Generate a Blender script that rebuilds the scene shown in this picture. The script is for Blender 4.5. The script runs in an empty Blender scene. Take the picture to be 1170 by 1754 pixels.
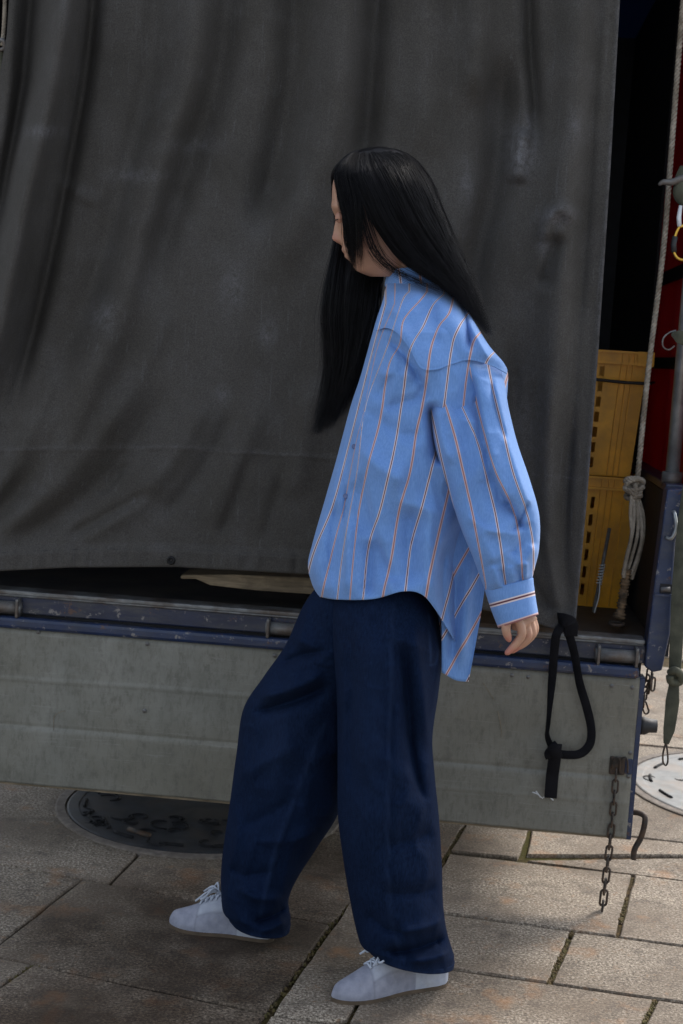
import bpy, bmesh, math, random
import numpy as np
from mathutils import Vector, Matrix
random.seed(7); RNG = np.random.default_rng(7)
sc = bpy.context.scene
COL = sc.collection

# ------------------------------------------------------------------ camera, sky, sun, exposure
FPX, TH, RO, CH = 2437.5, math.radians(6.4), 0.064, 1.26
c_, s_ = math.cos, math.sin
FW = np.array([0, c_(TH), -s_(TH)]); R0 = np.array([1., 0, 0]); U0 = np.array([0, s_(TH), c_(TH)])
CR = c_(RO) * R0 + s_(RO) * U0; CU = -s_(RO) * R0 + c_(RO) * U0; CC = np.array([0, 0, CH])
cam = bpy.data.cameras.new('camera'); cam_o = bpy.data.objects.new('camera', cam); COL.objects.link(cam_o)
cam.sensor_fit = 'HORIZONTAL'; cam.sensor_width = 24; cam.lens = 50; cam.clip_end = 500
cam_o.matrix_world = Matrix([[CR[0], CU[0], -FW[0], CC[0]], [CR[1], CU[1], -FW[1], CC[1]], [CR[2], CU[2], -FW[2], CC[2]], [0, 0, 0, 1]])
cam.dof.use_dof = True; cam.dof.focus_distance = 2.75; cam.dof.aperture_fstop = 7.1
sc.camera = cam_o
SUN_EL, SUN_AZ = math.radians(47), math.radians(42)
wd = bpy.data.worlds.new('World'); sc.world = wd; wd.use_nodes = True
nt = wd.node_tree; sky = nt.nodes.new('ShaderNodeTexSky'); sky.sky_type = 'NISHITA'; sky.sun_disc = False
sky.sun_elevation = SUN_EL; sky.sun_rotation = SUN_AZ; sky.air_density = 1.3; sky.dust_density = 2.5
hs = nt.nodes.new('ShaderNodeHueSaturation'); hs.inputs['Saturation'].default_value = .5; nt.links.new(sky.outputs[0], hs.inputs['Color']); nt.links.new(hs.outputs[0], nt.nodes['Background'].inputs[0]); nt.nodes['Background'].inputs[1].default_value = 0.1
sl = bpy.data.lights.new('sun', 'SUN'); sl.energy = 1.25; sl.angle = math.radians(12); sl.color = (1, .95, .88)
so = bpy.data.objects.new('sun', sl); COL.objects.link(so)
sdir = Vector((s_(SUN_AZ) * c_(SUN_EL), c_(SUN_AZ) * c_(SUN_EL), s_(SUN_EL)))
so.rotation_euler = sdir.to_track_quat('Z', 'Y').to_euler(); so.location = (0, 6, 8)
vs = sc.view_settings; vs.view_transform = 'Standard'; vs.look = 'None'; vs.exposure = 1.5; vs.gamma = 1; vs.use_curve_mapping = False

# ------------------------------------------------------------------ surveying: photo point + a real plane -> place
def ray(px, py):
    px = np.asarray(px, float)[..., None]; py = np.asarray(py, float)[..., None]
    return FW + (px - 585) / FPX * CR - (py - 877) / FPX * CU
def PY(px, py, Y):
    d = ray(px, py); return CC + d * (np.asarray(Y, float)[..., None] / d[..., 1:2])
def G(px, py, h=0.):
    d = ray(px, py); return CC + d * ((h - CH) / d[..., 2:3])
PSI = math.radians(4.5); TO = np.array([0, 3.3, 0])
TX = np.array([c_(PSI), -s_(PSI), 0]); TY = np.array([s_(PSI), c_(PSI), 0]); TZ = np.array([0, 0, 1.])
def T(px, py, v=0.):
    d = ray(px, py); v = np.asarray(v, float)
    return CC + d * ((((TO - CC) @ TY) + v) / (d @ TY))[..., None]
def L(u, v, w): return TO + u * TX + v * TY + w * TZ
def uw(px, py, v=0.):
    p = T(px, py, v) - TO; return float(p @ TX), float(p[2])

# ------------------------------------------------------------------ objects
def inv(o):
    m = Matrix.Identity(4)
    while o is not None:
        m = Matrix.LocRotScale(o.location, o.rotation_euler, o.scale) @ m; o = o.parent
    return m.inverted()
def tag(o, label=None, cat=None, group=None, kind=None):
    for k, v in (('label', label), ('category', cat), ('group', group), ('kind', kind)):
        if v: o[k] = v
    return o
def empty(name, loc, rz=0, label=None, cat=None, group=None):
    o = bpy.data.objects.new(name, None); COL.objects.link(o); o.location = tuple(loc); o.rotation_euler = (0, 0, rz); o.empty_display_size = .1
    return tag(o, label, cat, group)
def obj(name, V, F, mat=None, parent=None, smooth=True, attrs=None, base=False, mats=None, fm=None):
    V = np.asarray(V, float).reshape(-1, 3)
    if parent is not None:
        m = np.array(inv(parent)); V = V @ m[:3, :3].T + m[:3, 3]
    lo, hi = V.min(0), V.max(0); org = (lo + hi) / 2
    if base: org[2] = lo[2]
    me = bpy.data.meshes.new(name); me.from_pydata((V - org).tolist(), [], [list(map(int, f)) for f in F]); me.update()
    if smooth: me.polygons.foreach_set('use_smooth', [True] * len(me.polygons))
    for k, a in (attrs or {}).items():
        at = me.attributes.new(k, 'FLOAT', 'POINT'); at.data.foreach_set('value', np.asarray(a, np.float32).ravel())
    for mm in (mats or [mat]):
        if mm: me.materials.append(mm)
    if fm is not None: me.polygons.foreach_set('material_index', fm)
    o = bpy.data.objects.new(name, me); COL.objects.link(o); o.parent = parent; o.location = tuple(org)
    return o
def solid(o, t, off=0., even=False):
    m = o.modifiers.new('thickness', 'SOLIDIFY'); m.thickness = t; m.offset = off; return o
def bevel(o, w, seg=2):
    m = o.modifiers.new('bevel', 'BEVEL'); m.width = w; m.segments = seg; m.limit_method = 'ANGLE'; m.angle_limit = .6; return o
class MB:
    def __init__(s): s.V = []; s.F = []; s.n = 0
    def add(s, V, F):
        V = np.asarray(V, float).reshape(-1, 3); s.V.append(V); s.F += [[i + s.n for i in f] for f in F]; s.n += len(V); return s
    def obj(s, name, mat, parent=None, **k): return obj(name, np.concatenate(s.V), s.F, mat, parent, **k)
BF = [(0, 3, 2, 1), (4, 5, 6, 7), (0, 1, 5, 4), (1, 2, 6, 5), (2, 3, 7, 6), (3, 0, 4, 7)]
def boxl(u0, u1, v0, v1, w0, w1, taper=None):
    pts = [(u0, v0, w0), (u1, v0, w0), (u1, v1, w0), (u0, v1, w0), (u0, v0, w1), (u1, v0, w1), (u1, v1, w1), (u0, v1, w1)]
    if taper: pts = [taper(*p) for p in pts]
    return np.array([L(*p) for p in pts]), BF
def prism(pts_uw, v0, v1):
    n = len(pts_uw); V = [L(u, v0, w) for u, w in pts_uw] + [L(u, v1, w) for u, w in pts_uw]
    F = [tuple(range(n)), tuple(range(2 * n - 1, n - 1, -1))] + [(i, i + n, (i + 1) % n + n, (i + 1) % n) for i in range(n)]
    return np.array(V), F
def gridF(n, m, cu=False, cv=False):
    F = []
    for i in range(n if cu else n - 1):
        for j in range(m if cv else m - 1):
            a, b = i, (i + 1) % n; c, d = j, (j + 1) % m
            F.append((a * m + c, a * m + d, b * m + d, b * m + c))
    return F
def cr(P, n):
    """Catmull-Rom through control points, n samples"""
    P = np.asarray(P, float); k = len(P)
    if k == 2: return P[0] + np.linspace(0, 1, n)[:, None] * (P[1] - P[0])
    Q = np.vstack([2 * P[0] - P[1], P, 2 * P[-1] - P[-2]])
    d = np.r_[0, np.cumsum(np.linalg.norm(np.diff(P, axis=0), axis=1))]; d /= d[-1]
    t = np.interp(np.linspace(0, 1, n), d, np.arange(k)); i = np.minimum(t.astype(int), k - 2); f = (t - i)[:, None]
    a, b, c, e = Q[i], Q[i + 1], Q[i + 2], Q[i + 3]
    return .5 * (2 * b + (c - a) * f + (2 * a - 5 * b + 4 * c - e) * f ** 2 + (3 * b - a - 3 * c + e) * f ** 3)
def tube(P, r, sides=8, caps=True, closed=False, flat=1., up=None):
    P = np.asarray(P, float); n = len(P); r = np.broadcast_to(np.asarray(r, float), (n,))
    Tn = np.gradient(P, axis=0) if not closed else np.roll(P, -1, 0) - np.roll(P, 1, 0)
    Tn /= np.linalg.norm(Tn, axis=1)[:, None] + 1e-12
    a = np.array(up if up is not None else (0.31, 0.2, 0.93)); N = np.zeros_like(P); v = a - Tn[0] * (a @ Tn[0])
    if np.linalg.norm(v) < 1e-3: v = np.array([1., 0, 0]) - Tn[0] * Tn[0][0]
    for i in range(n):
        v = v - Tn[i] * (v @ Tn[i]); v /= np.linalg.norm(v) + 1e-12; N[i] = v
    B = np.cross(Tn, N); A = np.arange(sides) * 2 * math.pi / sides
    V = P[:, None] + r[:, None, None] * (np.cos(A)[None, :, None] * N[:, None] + flat * np.sin(A)[None, :, None] * B[:, None])
    F = gridF(n, sides, closed, True); V = V.reshape(-1, 3)
    if caps and not closed: F += [tuple(range(sides - 1, -1, -1)), tuple((n - 1) * sides + k for k in range(sides))]
    return V, F
def ribbon(P, width, W, thick=.002):
    """flat webbing: P path points, W width direction per point"""
    P = np.asarray(P, float); n = len(P); W = np.broadcast_to(np.asarray(W, float), P.shape); W = W / np.linalg.norm(W, axis=1)[:, None]
    Tn = np.gradient(P, axis=0); N = np.cross(Tn, W); N /= np.linalg.norm(N, axis=1)[:, None] + 1e-12
    w = np.broadcast_to(np.asarray(width, float), (n,))[:, None] / 2; t = thick / 2
    V = np.stack([P - W * w - N * t, P + W * w - N * t, P + W * w + N * t, P - W * w + N * t], 1).reshape(-1, 3)
    return V, gridF(n, 4, False, True) + [(3, 2, 1, 0), tuple((n - 1) * 4 + k for k in range(4))]
def rope(P, r, pitch, strands=3, sides=6):
    P = np.asarray(P, float); s = np.r_[0, np.cumsum(np.linalg.norm(np.diff(P, axis=0), axis=1))]
    n = max(12, int(s[-1] / pitch * 9)); Q = np.stack([np.interp(np.linspace(0, s[-1], n), s, P[:, k]) for k in range(3)], 1)
    Tn = np.gradient(Q, axis=0); Tn /= np.linalg.norm(Tn, axis=1)[:, None] + 1e-12
    a = np.array([.9, .3, .2]); N = a - Tn * (Tn @ a)[:, None]; N /= np.linalg.norm(N, axis=1)[:, None]; B = np.cross(Tn, N)
    ph = np.linspace(0, s[-1], n) / pitch * 2 * math.pi; mb = MB()
    for k in range(strands):
        q = ph + k * 2 * math.pi / strands
        mb.add(*tube(Q + r * .5 * (np.cos(q)[:, None] * N + np.sin(q)[:, None] * B), r * .55, sides))
    return mb
def lathe(prof, sides=16):
    prof = np.asarray(prof, float); A = np.arange(sides) * 2 * math.pi / sides
    V = np.stack([prof[:, None, 0] * np.cos(A), prof[:, None, 0] * np.sin(A), np.repeat(prof[:, None, 1], sides, 1)], -1).reshape(-1, 3)
    return V, gridF(len(prof), sides, False, True)
def place(V, o, x, y, z): return np.asarray(o) + V[:, 0:1] * np.asarray(x) + V[:, 1:2] * np.asarray(y) + V[:, 2:3] * np.asarray(z)
def vnoise(x, y, seed=0):
    x = np.asarray(x, float); y = np.asarray(y, float); xi = np.floor(x).astype(int); yi = np.floor(y).astype(int)
    tab = np.random.default_rng(seed).random((64, 64)) * 2 - 1; fx = x - xi; fy = y - yi; fx = fx * fx * (3 - 2 * fx); fy = fy * fy * (3 - 2 * fy)
    g = lambda i, j: tab[i % 64, j % 64]
    return (g(xi, yi) * (1 - fx) + g(xi + 1, yi) * fx) * (1 - fy) + (g(xi, yi + 1) * (1 - fx) + g(xi + 1, yi + 1) * fx) * fy
FGAIN = dict()
def folds(px, py, FL):
    """cloth relief (m, towards the viewer side) from a list of (kind, polyline, width, amplitude[, fade])"""
    px = np.asarray(px, float); py = np.asarray(py, float); out = np.zeros(px.shape)
    for f in FL:
        kind, P, w, a = f[:4]; a = a * FGAIN.get(id(FL), 1.); fade = f[4] if len(f) > 4 else 40.
        P = cr(P, max(6, 5 * len(P))); sl = np.linalg.norm(np.diff(P, axis=0), axis=1); cum = np.r_[0, np.cumsum(sl)]
        bd = np.full(px.shape, 1e9); sd = np.zeros(px.shape); tt = np.zeros(px.shape)
        for i in range(len(P) - 1):
            ax, ay = P[i]; dx, dy = P[i + 1] - P[i]; l2 = dx * dx + dy * dy + 1e-9
            t = np.clip(((px - ax) * dx + (py - ay) * dy) / l2, 0, 1)
            ex = px - ax - t * dx; ey = py - ay - t * dy; d = np.hypot(ex, ey); m = d < bd
            bd = np.where(m, d, bd); sd = np.where(m, np.sign(dx * ey - dy * ex) * d, sd); tt = np.where(m, (cum[i] + t * sl[i]) / cum[-1], tt)
        tp = np.clip(np.minimum(tt, 1 - tt) / .22, 0, 1); tp = tp * tp * (3 - 2 * tp)
        if kind == 'r': out += a * np.exp(-(bd / w) ** 2) * tp
        elif kind == 'c': out += a * np.exp(-(np.sqrt(bd ** 2 + (.3 * w) ** 2) - .3 * w) / (.75 * w)) * tp
        elif kind == 'R': out += a * np.exp(-(bd / w) ** 2)
        else: out += a * .5 * (1 + np.tanh(sd / w)) * np.exp(-(bd / fade) ** 2) * tp     # step: right-hand side of the line stands proud
    return out

# ------------------------------------------------------------------ materials
def nodes(m): return m.node_tree.nodes, m.node_tree.links
def N(m, t, **k):
    n = m.node_tree.nodes.new('ShaderNode' + t)
    for a, b in k.items(): setattr(n, a, b)
    return n
def lk(m, a, b): m.node_tree.links.new(a, b)
def noise(m, scale, detail=4, rough=.55, co=None, stretch=None, dist=0):
    n = N(m, 'TexNoise'); n.inputs['Scale'].default_value = scale; n.inputs['Detail'].default_value = detail; n.inputs['Roughness'].default_value = rough; n.inputs['Distortion'].default_value = dist
    if co is None:
        tc = N(m, 'TexCoord'); co = tc.outputs['Object']
    if stretch:
        mp = N(m, 'Mapping'); mp.inputs['Scale'].default_value = stretch; lk(m, co, mp.inputs[0]); co = mp.outputs[0]
    lk(m, co, n.inputs['Vector']); return n.outputs[0]
def ramp(m, src, stops):
    r = N(m, 'ValToRGB'); lk(m, src, r.inputs[0]); e = r.color_ramp.elements
    while len(e) < len(stops): e.new(.5)
    for k, (p, c) in enumerate(stops):
        e[k].position = p; e[k].color = (*c, 1) if hasattr(c, '__len__') else (c, c, c, 1)
    return r.outputs[0]
def mixc(m, f, a, b, mode='MIX'):
    x = N(m, 'MixRGB', blend_type=mode)
    for s, v in ((0, f), (1, a), (2, b)):
        if hasattr(v, 'is_output'): lk(m, v, x.inputs[s])
        else: x.inputs[s].default_value = v if s == 0 else (*v, 1)
    return x.outputs[0]
def math_(m, op, a, b=0.):
    x = N(m, 'Math', operation=op)
    for s, v in ((0, a), (1, b)):
        if hasattr(v, 'is_output'): lk(m, v, x.inputs[s])
        else: x.inputs[s].default_value = v
    return x.outputs[0]
def bump(m, h, strength, dist=.002, prev=None):
    b = N(m, 'Bump'); b.inputs['Strength'].default_value = strength; b.inputs['Distance'].default_value = dist; lk(m, h, b.inputs['Height'])
    if prev is not None: lk(m, prev, b.inputs['Normal'])
    return b.outputs[0]
def mat(name, base=(.5, .5, .5), rough=.6, metal=0., spec=.5):
    m = bpy.data.materials.new(name); m.use_nodes = True; p = m.node_tree.nodes['Principled BSDF']
    p.inputs['Base Color'].default_value = (*base, 1); p.inputs['Roughness'].default_value = rough; p.inputs['Metallic'].default_value = metal
    p.inputs['Specular IOR Level'].default_value = spec
    return m, p
def varied(name, base, rough=.6, metal=0., var=.35, scale=30, bscale=200, bstr=.3, dirt=None, dirt_amt=.5, dscale=9, spec=.5, stretch=None):
    m, p = mat(name, base, rough, metal, spec)
    n = noise(m, scale, 5, stretch=stretch); b = tuple(x * (1 + var) for x in base); a = tuple(x * (1 - var) for x in base)
    col = ramp(m, n, [(.3, a), (.7, b)])
    if dirt:
        d = ramp(m, noise(m, dscale, 7, .65), [(.44, 0), (.6, dirt_amt)]); col = mixc(m, d, col, dirt)
    lk(m, col, p.inputs['Base Color'])
    if bstr: lk(m, bump(m, noise(m, bscale, 3), bstr, .001), p.inputs['Normal'])
    return m
def attr(m, name):
    a = N(m, 'Attribute', attribute_name=name); return a.outputs['Fac']

def m_canvas():
    m, p = mat('canvas', rough=.85, spec=.25); tc = N(m, 'TexCoord').outputs['Object']
    c = ramp(m, noise(m, 3.5, 6, .6), [(.34, (.047, .0435, .0395)), (.5, (.056, .052, .0485)), (.66, (.065, .061, .058))])
    blot = ramp(m, noise(m, 14, 6, .7), [(.52, 0), (.70, .16)]); c = mixc(m, blot, c, (.085, .084, .09))
    scr = ramp(m, noise(m, 9, 4, .7, stretch=(14, 14, 1.2)), [(.58, 0), (.70, .25)]); c = mixc(m, scr, c, (.12, .12, .13))
    w = attr(m, 'wear'); wn = math_(m, 'MULTIPLY', w, ramp(m, noise(m, 60, 5, .7), [(.35, .1), (.65, 1)])); c = mixc(m, wn, c, (.15, .15, .165))
    gr = ramp(m, noise(m, 380, 2, .7), [(.36, .76), (.64, 1.26)]); c = mixc(m, 1., c, gr, 'MULTIPLY')
    lk(m, c, p.inputs['Base Color'])
    wv = N(m, 'TexWave', wave_type='BANDS', bands_direction='X'); wv.inputs['Scale'].default_value = 110; wv.inputs['Distortion'].default_value = 1.5; lk(m, tc, wv.inputs[0])
    wz = N(m, 'TexWave', wave_type='BANDS', bands_direction='Z'); wz.inputs['Scale'].default_value = 110; wz.inputs['Distortion'].default_value = 1.5; lk(m, tc, wz.inputs[0])
    b = bump(m, math_(m, 'ADD', wv.outputs['Fac'], wz.outputs['Fac']), .35, .0008); b = bump(m, noise(m, 28, 4, .5), .2, .004, b); lk(m, b, p.inputs['Normal'])
    return m
def m_shirt(tone=1.):
    m, p = mat('shirt_cotton', rough=.8, spec=.2); s = attr(m, 'stripe'); tc = N(m, 'TexCoord').outputs['Object']
    h = math_(m, 'ADD', s, .5); fr = math_(m, 'FRACT', h); d = math_(m, 'ABSOLUTE', math_(m, 'SUBTRACT', fr, .5))
    par = math_(m, 'ABSOLUTE', math_(m, 'MODULO', math_(m, 'FLOOR', h), 2.))
    th = ramp(m, noise(m, 500, 2, stretch=(1, 1, .15)), [(.3, (.115, .240, .54)), (.7, (.155, .300, .62))])
    th = mixc(m, ramp(m, noise(m, 40, 4), [(.4, 0), (.7, .2)]), th, (.165, .32, .67))
    edge = mixc(m, par, (.64, .55, .57), (.56, .41, .40)); core = mixc(m, par, (.11, .035, .055), (.28, .12, .13))
    e = N(m, 'MapRange'); lk(m, d, e.inputs[0]); e.inputs[1].default_value = .068; e.inputs[2].default_value = .052
    k = N(m, 'MapRange'); lk(m, d, k.inputs[0]); k.inputs[1].default_value = .030; k.inputs[2].default_value = .018
    c = mixc(m, k.outputs[0], mixc(m, e.outputs[0], th, edge), core)
    lk(m, c, p.inputs['Base Color']); lk(m, bump(m, noise(m, 90, 5, .6), .35, .0025, bump(m, noise(m, 900, 2), .2, .0004)), p.inputs['Normal'])
    p.inputs['Sheen Weight'].default_value = .15
    return m
def m_denim():
    m, p = mat('denim', rough=.9, spec=.08)
    c = ramp(m, noise(m, 320, 3, .7, stretch=(1, 1, .22)), [(.3, (.0022, .0058, .020)), (.7, (.0065, .0160, .046))])
    c = mixc(m, ramp(m, noise(m, 5, 3), [(.4, 0), (.7, .35)]), c, (.005, .014, .046)); f = attr(m, 'fade'); c = mixc(m, f, c, (.03, .055, .13))
    lk(m, c, p.inputs['Base Color'])
    wv = N(m, 'TexWave', wave_type='BANDS', bands_direction='DIAGONAL'); wv.inputs['Scale'].default_value = 160; wv.inputs['Distortion'].default_value = 1
    lk(m, N(m, 'TexCoord').outputs['Object'], wv.inputs[0])
    lk(m, bump(m, noise(m, 18, 3, .5), .25, .006, bump(m, wv.outputs['Fac'], .3, .0006)), p.inputs['Normal']); 
    return m
def m_slab():
    m, p = mat('granite_slab', rough=.8, spec=.3); geo = N(m, 'NewGeometry').outputs['Position']; info = N(m, 'ObjectInfo').outputs['Random']
    g = ramp(m, noise(m, 165, 4, .75, co=geo), [(.37, (.060, .050, .043)), (.47, (.26, .232, .20)), (.54, (.36, .325, .285)), (.63, (.70, .66, .60))])
    g = mixc(m, ramp(m, noise(m, 3.2, 6, .6, co=geo), [(.40, 0), (.62, .75)]), g, (.16, .13, .105))
    g = mixc(m, ramp(m, noise(m, 16, 6, .7, co=geo), [(.50, 0), (.66, .6)]), g, (.10, .085, .075))
    g = mixc(m, ramp(m, noise(m, 7.5, 5, .62, co=geo), [(.57, 0), (.70, .5)]), g, (.42, .22, .10))
    g = mixc(m, ramp(m, noise(m, 45, 3, .6, co=geo), [(.63, 0), (.72, .4)]), g, (.40, .23, .12))
    dk = attr(m, 'stain_shade'); g = mixc(m, math_(m, 'MULTIPLY', dk, ramp(m, noise(m, 9, 6, .7, co=geo), [(.32, .62), (.55, 1)])), g, mixc(m, 1., g, (.235, .185, .145), 'MULTIPLY'))
    tint = ramp(m, info, [(0, .82), (1, 1.12)]); g = mixc(m, 1., g, tint, 'MULTIPLY')
    g = mixc(m, 1., g, (.76, .70, .625), 'MULTIPLY'); lk(m, g, p.inputs['Base Color'])
    lk(m, bump(m, noise(m, 260, 3, .7, co=geo), .6, .0025, bump(m, noise(m, 9, 5, co=geo), .3, .01)), p.inputs['Normal'])
    return m
def m_soil():
    m, p = mat('joint_soil', rough=.95, spec=.1)
    c = ramp(m, noise(m, 60, 5), [(.35, (.022, .015, .010)), (.55, (.07, .048, .026)), (.68, (.12, .078, .038))])
    c = mixc(m, ramp(m, noise(m, 4, 4), [(.46, 0), (.58, .7)]), c, (.055, .055, .014)); lk(m, c, p.inputs['Base Color']); lk(m, bump(m, noise(m, 150, 4), .8, .004), p.inputs['Normal'])
    return m
def m_farpave():
    m, p = mat('far_paving', rough=.85); geo = N(m, 'NewGeometry').outputs['Position']
    b = N(m, 'TexBrick'); lk(m, geo, b.inputs[0]); b.inputs['Scale'].default_value = 1.; b.inputs['Brick Width'].default_value = .62; b.inputs['Row Height'].default_value = .32; b.inputs['Mortar Size'].default_value = .006
    b.inputs['Color1'].default_value = (.30, .285, .265, 1); b.inputs['Color2'].default_value = (.36, .345, .325, 1); b.inputs['Mortar'].default_value = (.06, .05, .04, 1)
    lk(m, mixc(m, .5, b.outputs[0], ramp(m, noise(m, 30, 6, co=geo), [(.3, .18), (.7, .42)])), p.inputs['Base Color']); return m
def m_panel():
    m, p = mat('grey_panel', rough=.55, spec=.4)
    c = ramp(m, noise(m, 7, 7, .65), [(.36, (.150, .149, .130)), (.5, (.188, .188, .168)), (.64, (.222, .222, .202))])
    c = mixc(m, ramp(m, noise(m, 3, 5, .6, stretch=(1, 1, 2)), [(.44, 0), (.66, .35)]), c, (.140, .132, .105))
    c = mixc(m, ramp(m, noise(m, 1.7, 4, .6), [(.42, 0), (.62, .5)]), c, (.150, .135, .100)); c = mixc(m, ramp(m, noise(m, 26, 7, .8, stretch=(1, 1, .6)), [(.53, 0), (.68, .6)]), c, (.075, .070, .058)); c = mixc(m, ramp(m, noise(m, 90, 5, .75, stretch=(1, 1, .35)), [(.49, 0), (.64, .5)]), c, (.105, .10, .086)); c = mixc(m, ramp(m, noise(m, 13, 7, .8, stretch=(.5, 1, 14)), [(.585, 0), (.64, .45)]), c, (.27, .265, .245)); c = mixc(m, ramp(m, noise(m, 11, 6, .8, stretch=(14, 1, .8)), [(.58, 0), (.66, .35)]), c, (.085, .078, .062))
    c = mixc(m, ramp(m, noise(m, 5, 5, .7, stretch=(1, 1, 30)), [(.60, 0), (.68, .25)]), c, (.31, .315, .295))
    c = mixc(m, ramp(m, noise(m, 400, 2), [(.66, 0), (.8, .6)]), c, (.30, .29, .27))
    lk(m, c, p.inputs['Base Color']); lk(m, bump(m, noise(m, 30, 5), .2, .002, bump(m, noise(m, 500, 2), .25, .0005)), p.inputs['Normal']); return m
def m_paint(name, base, chip=(.22, .20, .19), rust=(.10, .05, .03), amt=.5):
    m, p = mat(name, base, .42)
    c = ramp(m, noise(m, 12, 5), [(.3, tuple(x * .7 for x in base)), (.7, tuple(x * 1.3 for x in base))])
    c = mixc(m, ramp(m, noise(m, 8, 6, .7, stretch=(1, 1, 4)), [(.46, 0), (.66, amt)]), c, (.055, .055, .06))
    c = mixc(m, ramp(m, noise(m, 55, 6, .7), [(.605, 0), (.64, .8)]), c, chip); c = mixc(m, ramp(m, noise(m, 24, 6, .75), [(.60, 0), (.64, .8)]), c, rust)
    lk(m, c, p.inputs['Base Color']); lk(m, bump(m, noise(m, 70, 5), .3, .001), p.inputs['Normal']); return m
def m_red():
    m, p = mat('red_tarpaulin', (.32, .012, .018), .45); tr = N(m, 'BsdfTranslucent'); tr.inputs[0].default_value = (.6, .02, .03, 1)
    mx = N(m, 'MixShader'); mx.inputs[0].default_value = .12; out = m.node_tree.nodes['Material Output']
    lk(m, p.outputs[0], mx.inputs[1]); lk(m, tr.outputs[0], mx.inputs[2]); lk(m, mx.outputs[0], out.inputs[0])
    lk(m, bump(m, noise(m, 14, 4, stretch=(1, 1, .3)), .5, .01), p.inputs['Normal']); return m
def m_skin():
    m, p = mat('skin', rough=.48, spec=.4); p.inputs['Subsurface Weight'].default_value = .12; p.inputs['Subsurface Radius'].default_value = (.006, .002, .001)
    c = ramp(m, noise(m, 40, 5), [(.3, (.36, .20, .135)), (.7, (.43, .245, .17))]); f = attr(m, 'flush'); c = mixc(m, f, c, (.40, .10, .09)); lk(m, c, p.inputs['Base Color'])
    lk(m, bump(m, noise(m, 350, 3), .15, .0005), p.inputs['Normal']); return m
def m_hair():
    m, p = mat('black_hair', (.004, .0038, .005), .34, spec=.13)
    lk(m, ramp(m, noise(m, 60, 3), [(.3, (.0022, .002, .0026)), (.7, (.006, .0056, .0075))]), p.inputs['Base Color']); return m
def m_suede(name, base):
    m = varied(name, base, .9, var=.14, scale=60, bscale=700, bstr=.4, dirt=tuple(x * .6 for x in base), dirt_amt=.4, dscale=25, spec=.15); return m
def m_roof():  # translucent blue chosen to tint the light inside the box
    m, p = mat('interior_tint_roof', (.012, .022, .06), .6); tr = N(m, 'BsdfTranslucent'); tr.inputs[0].default_value = (.05, .08, .16, 1)
    mx = N(m, 'MixShader'); mx.inputs[0].default_value = .22; lk(m, p.outputs[0], mx.inputs[1]); lk(m, tr.outputs[0], mx.inputs[2]); lk(m, mx.outputs[0], m.node_tree.nodes['Material Output'].inputs[0]); return m
def m_shoe():
    m, p = mat('shoe_suede_and_leather', rough=.85, spec=.2); z = attr(m, 'zone'); r = attr(m, 'ridge')
    a = ramp(m, noise(m, 60, 5), [(.35, (.22, .23, .29)), (.65, (.295, .305, .37))]); b = ramp(m, noise(m, 40, 5), [(.35, (.33, .355, .43)), (.65, (.41, .435, .505))])
    c = mixc(m, z, b, a); c = mixc(m, math_(m, 'MULTIPLY', r, .55), c, (.16, .165, .20)); c = mixc(m, ramp(m, noise(m, 22, 6, .7), [(.52, 0), (.68, .4)]), c, (.24, .235, .25))
    lk(m, c, p.inputs['Base Color']); lk(m, bump(m, noise(m, 600, 3), .4, .0006, bump(m, noise(m, 45, 4), .4, .003)), p.inputs['Normal']); return m
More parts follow.
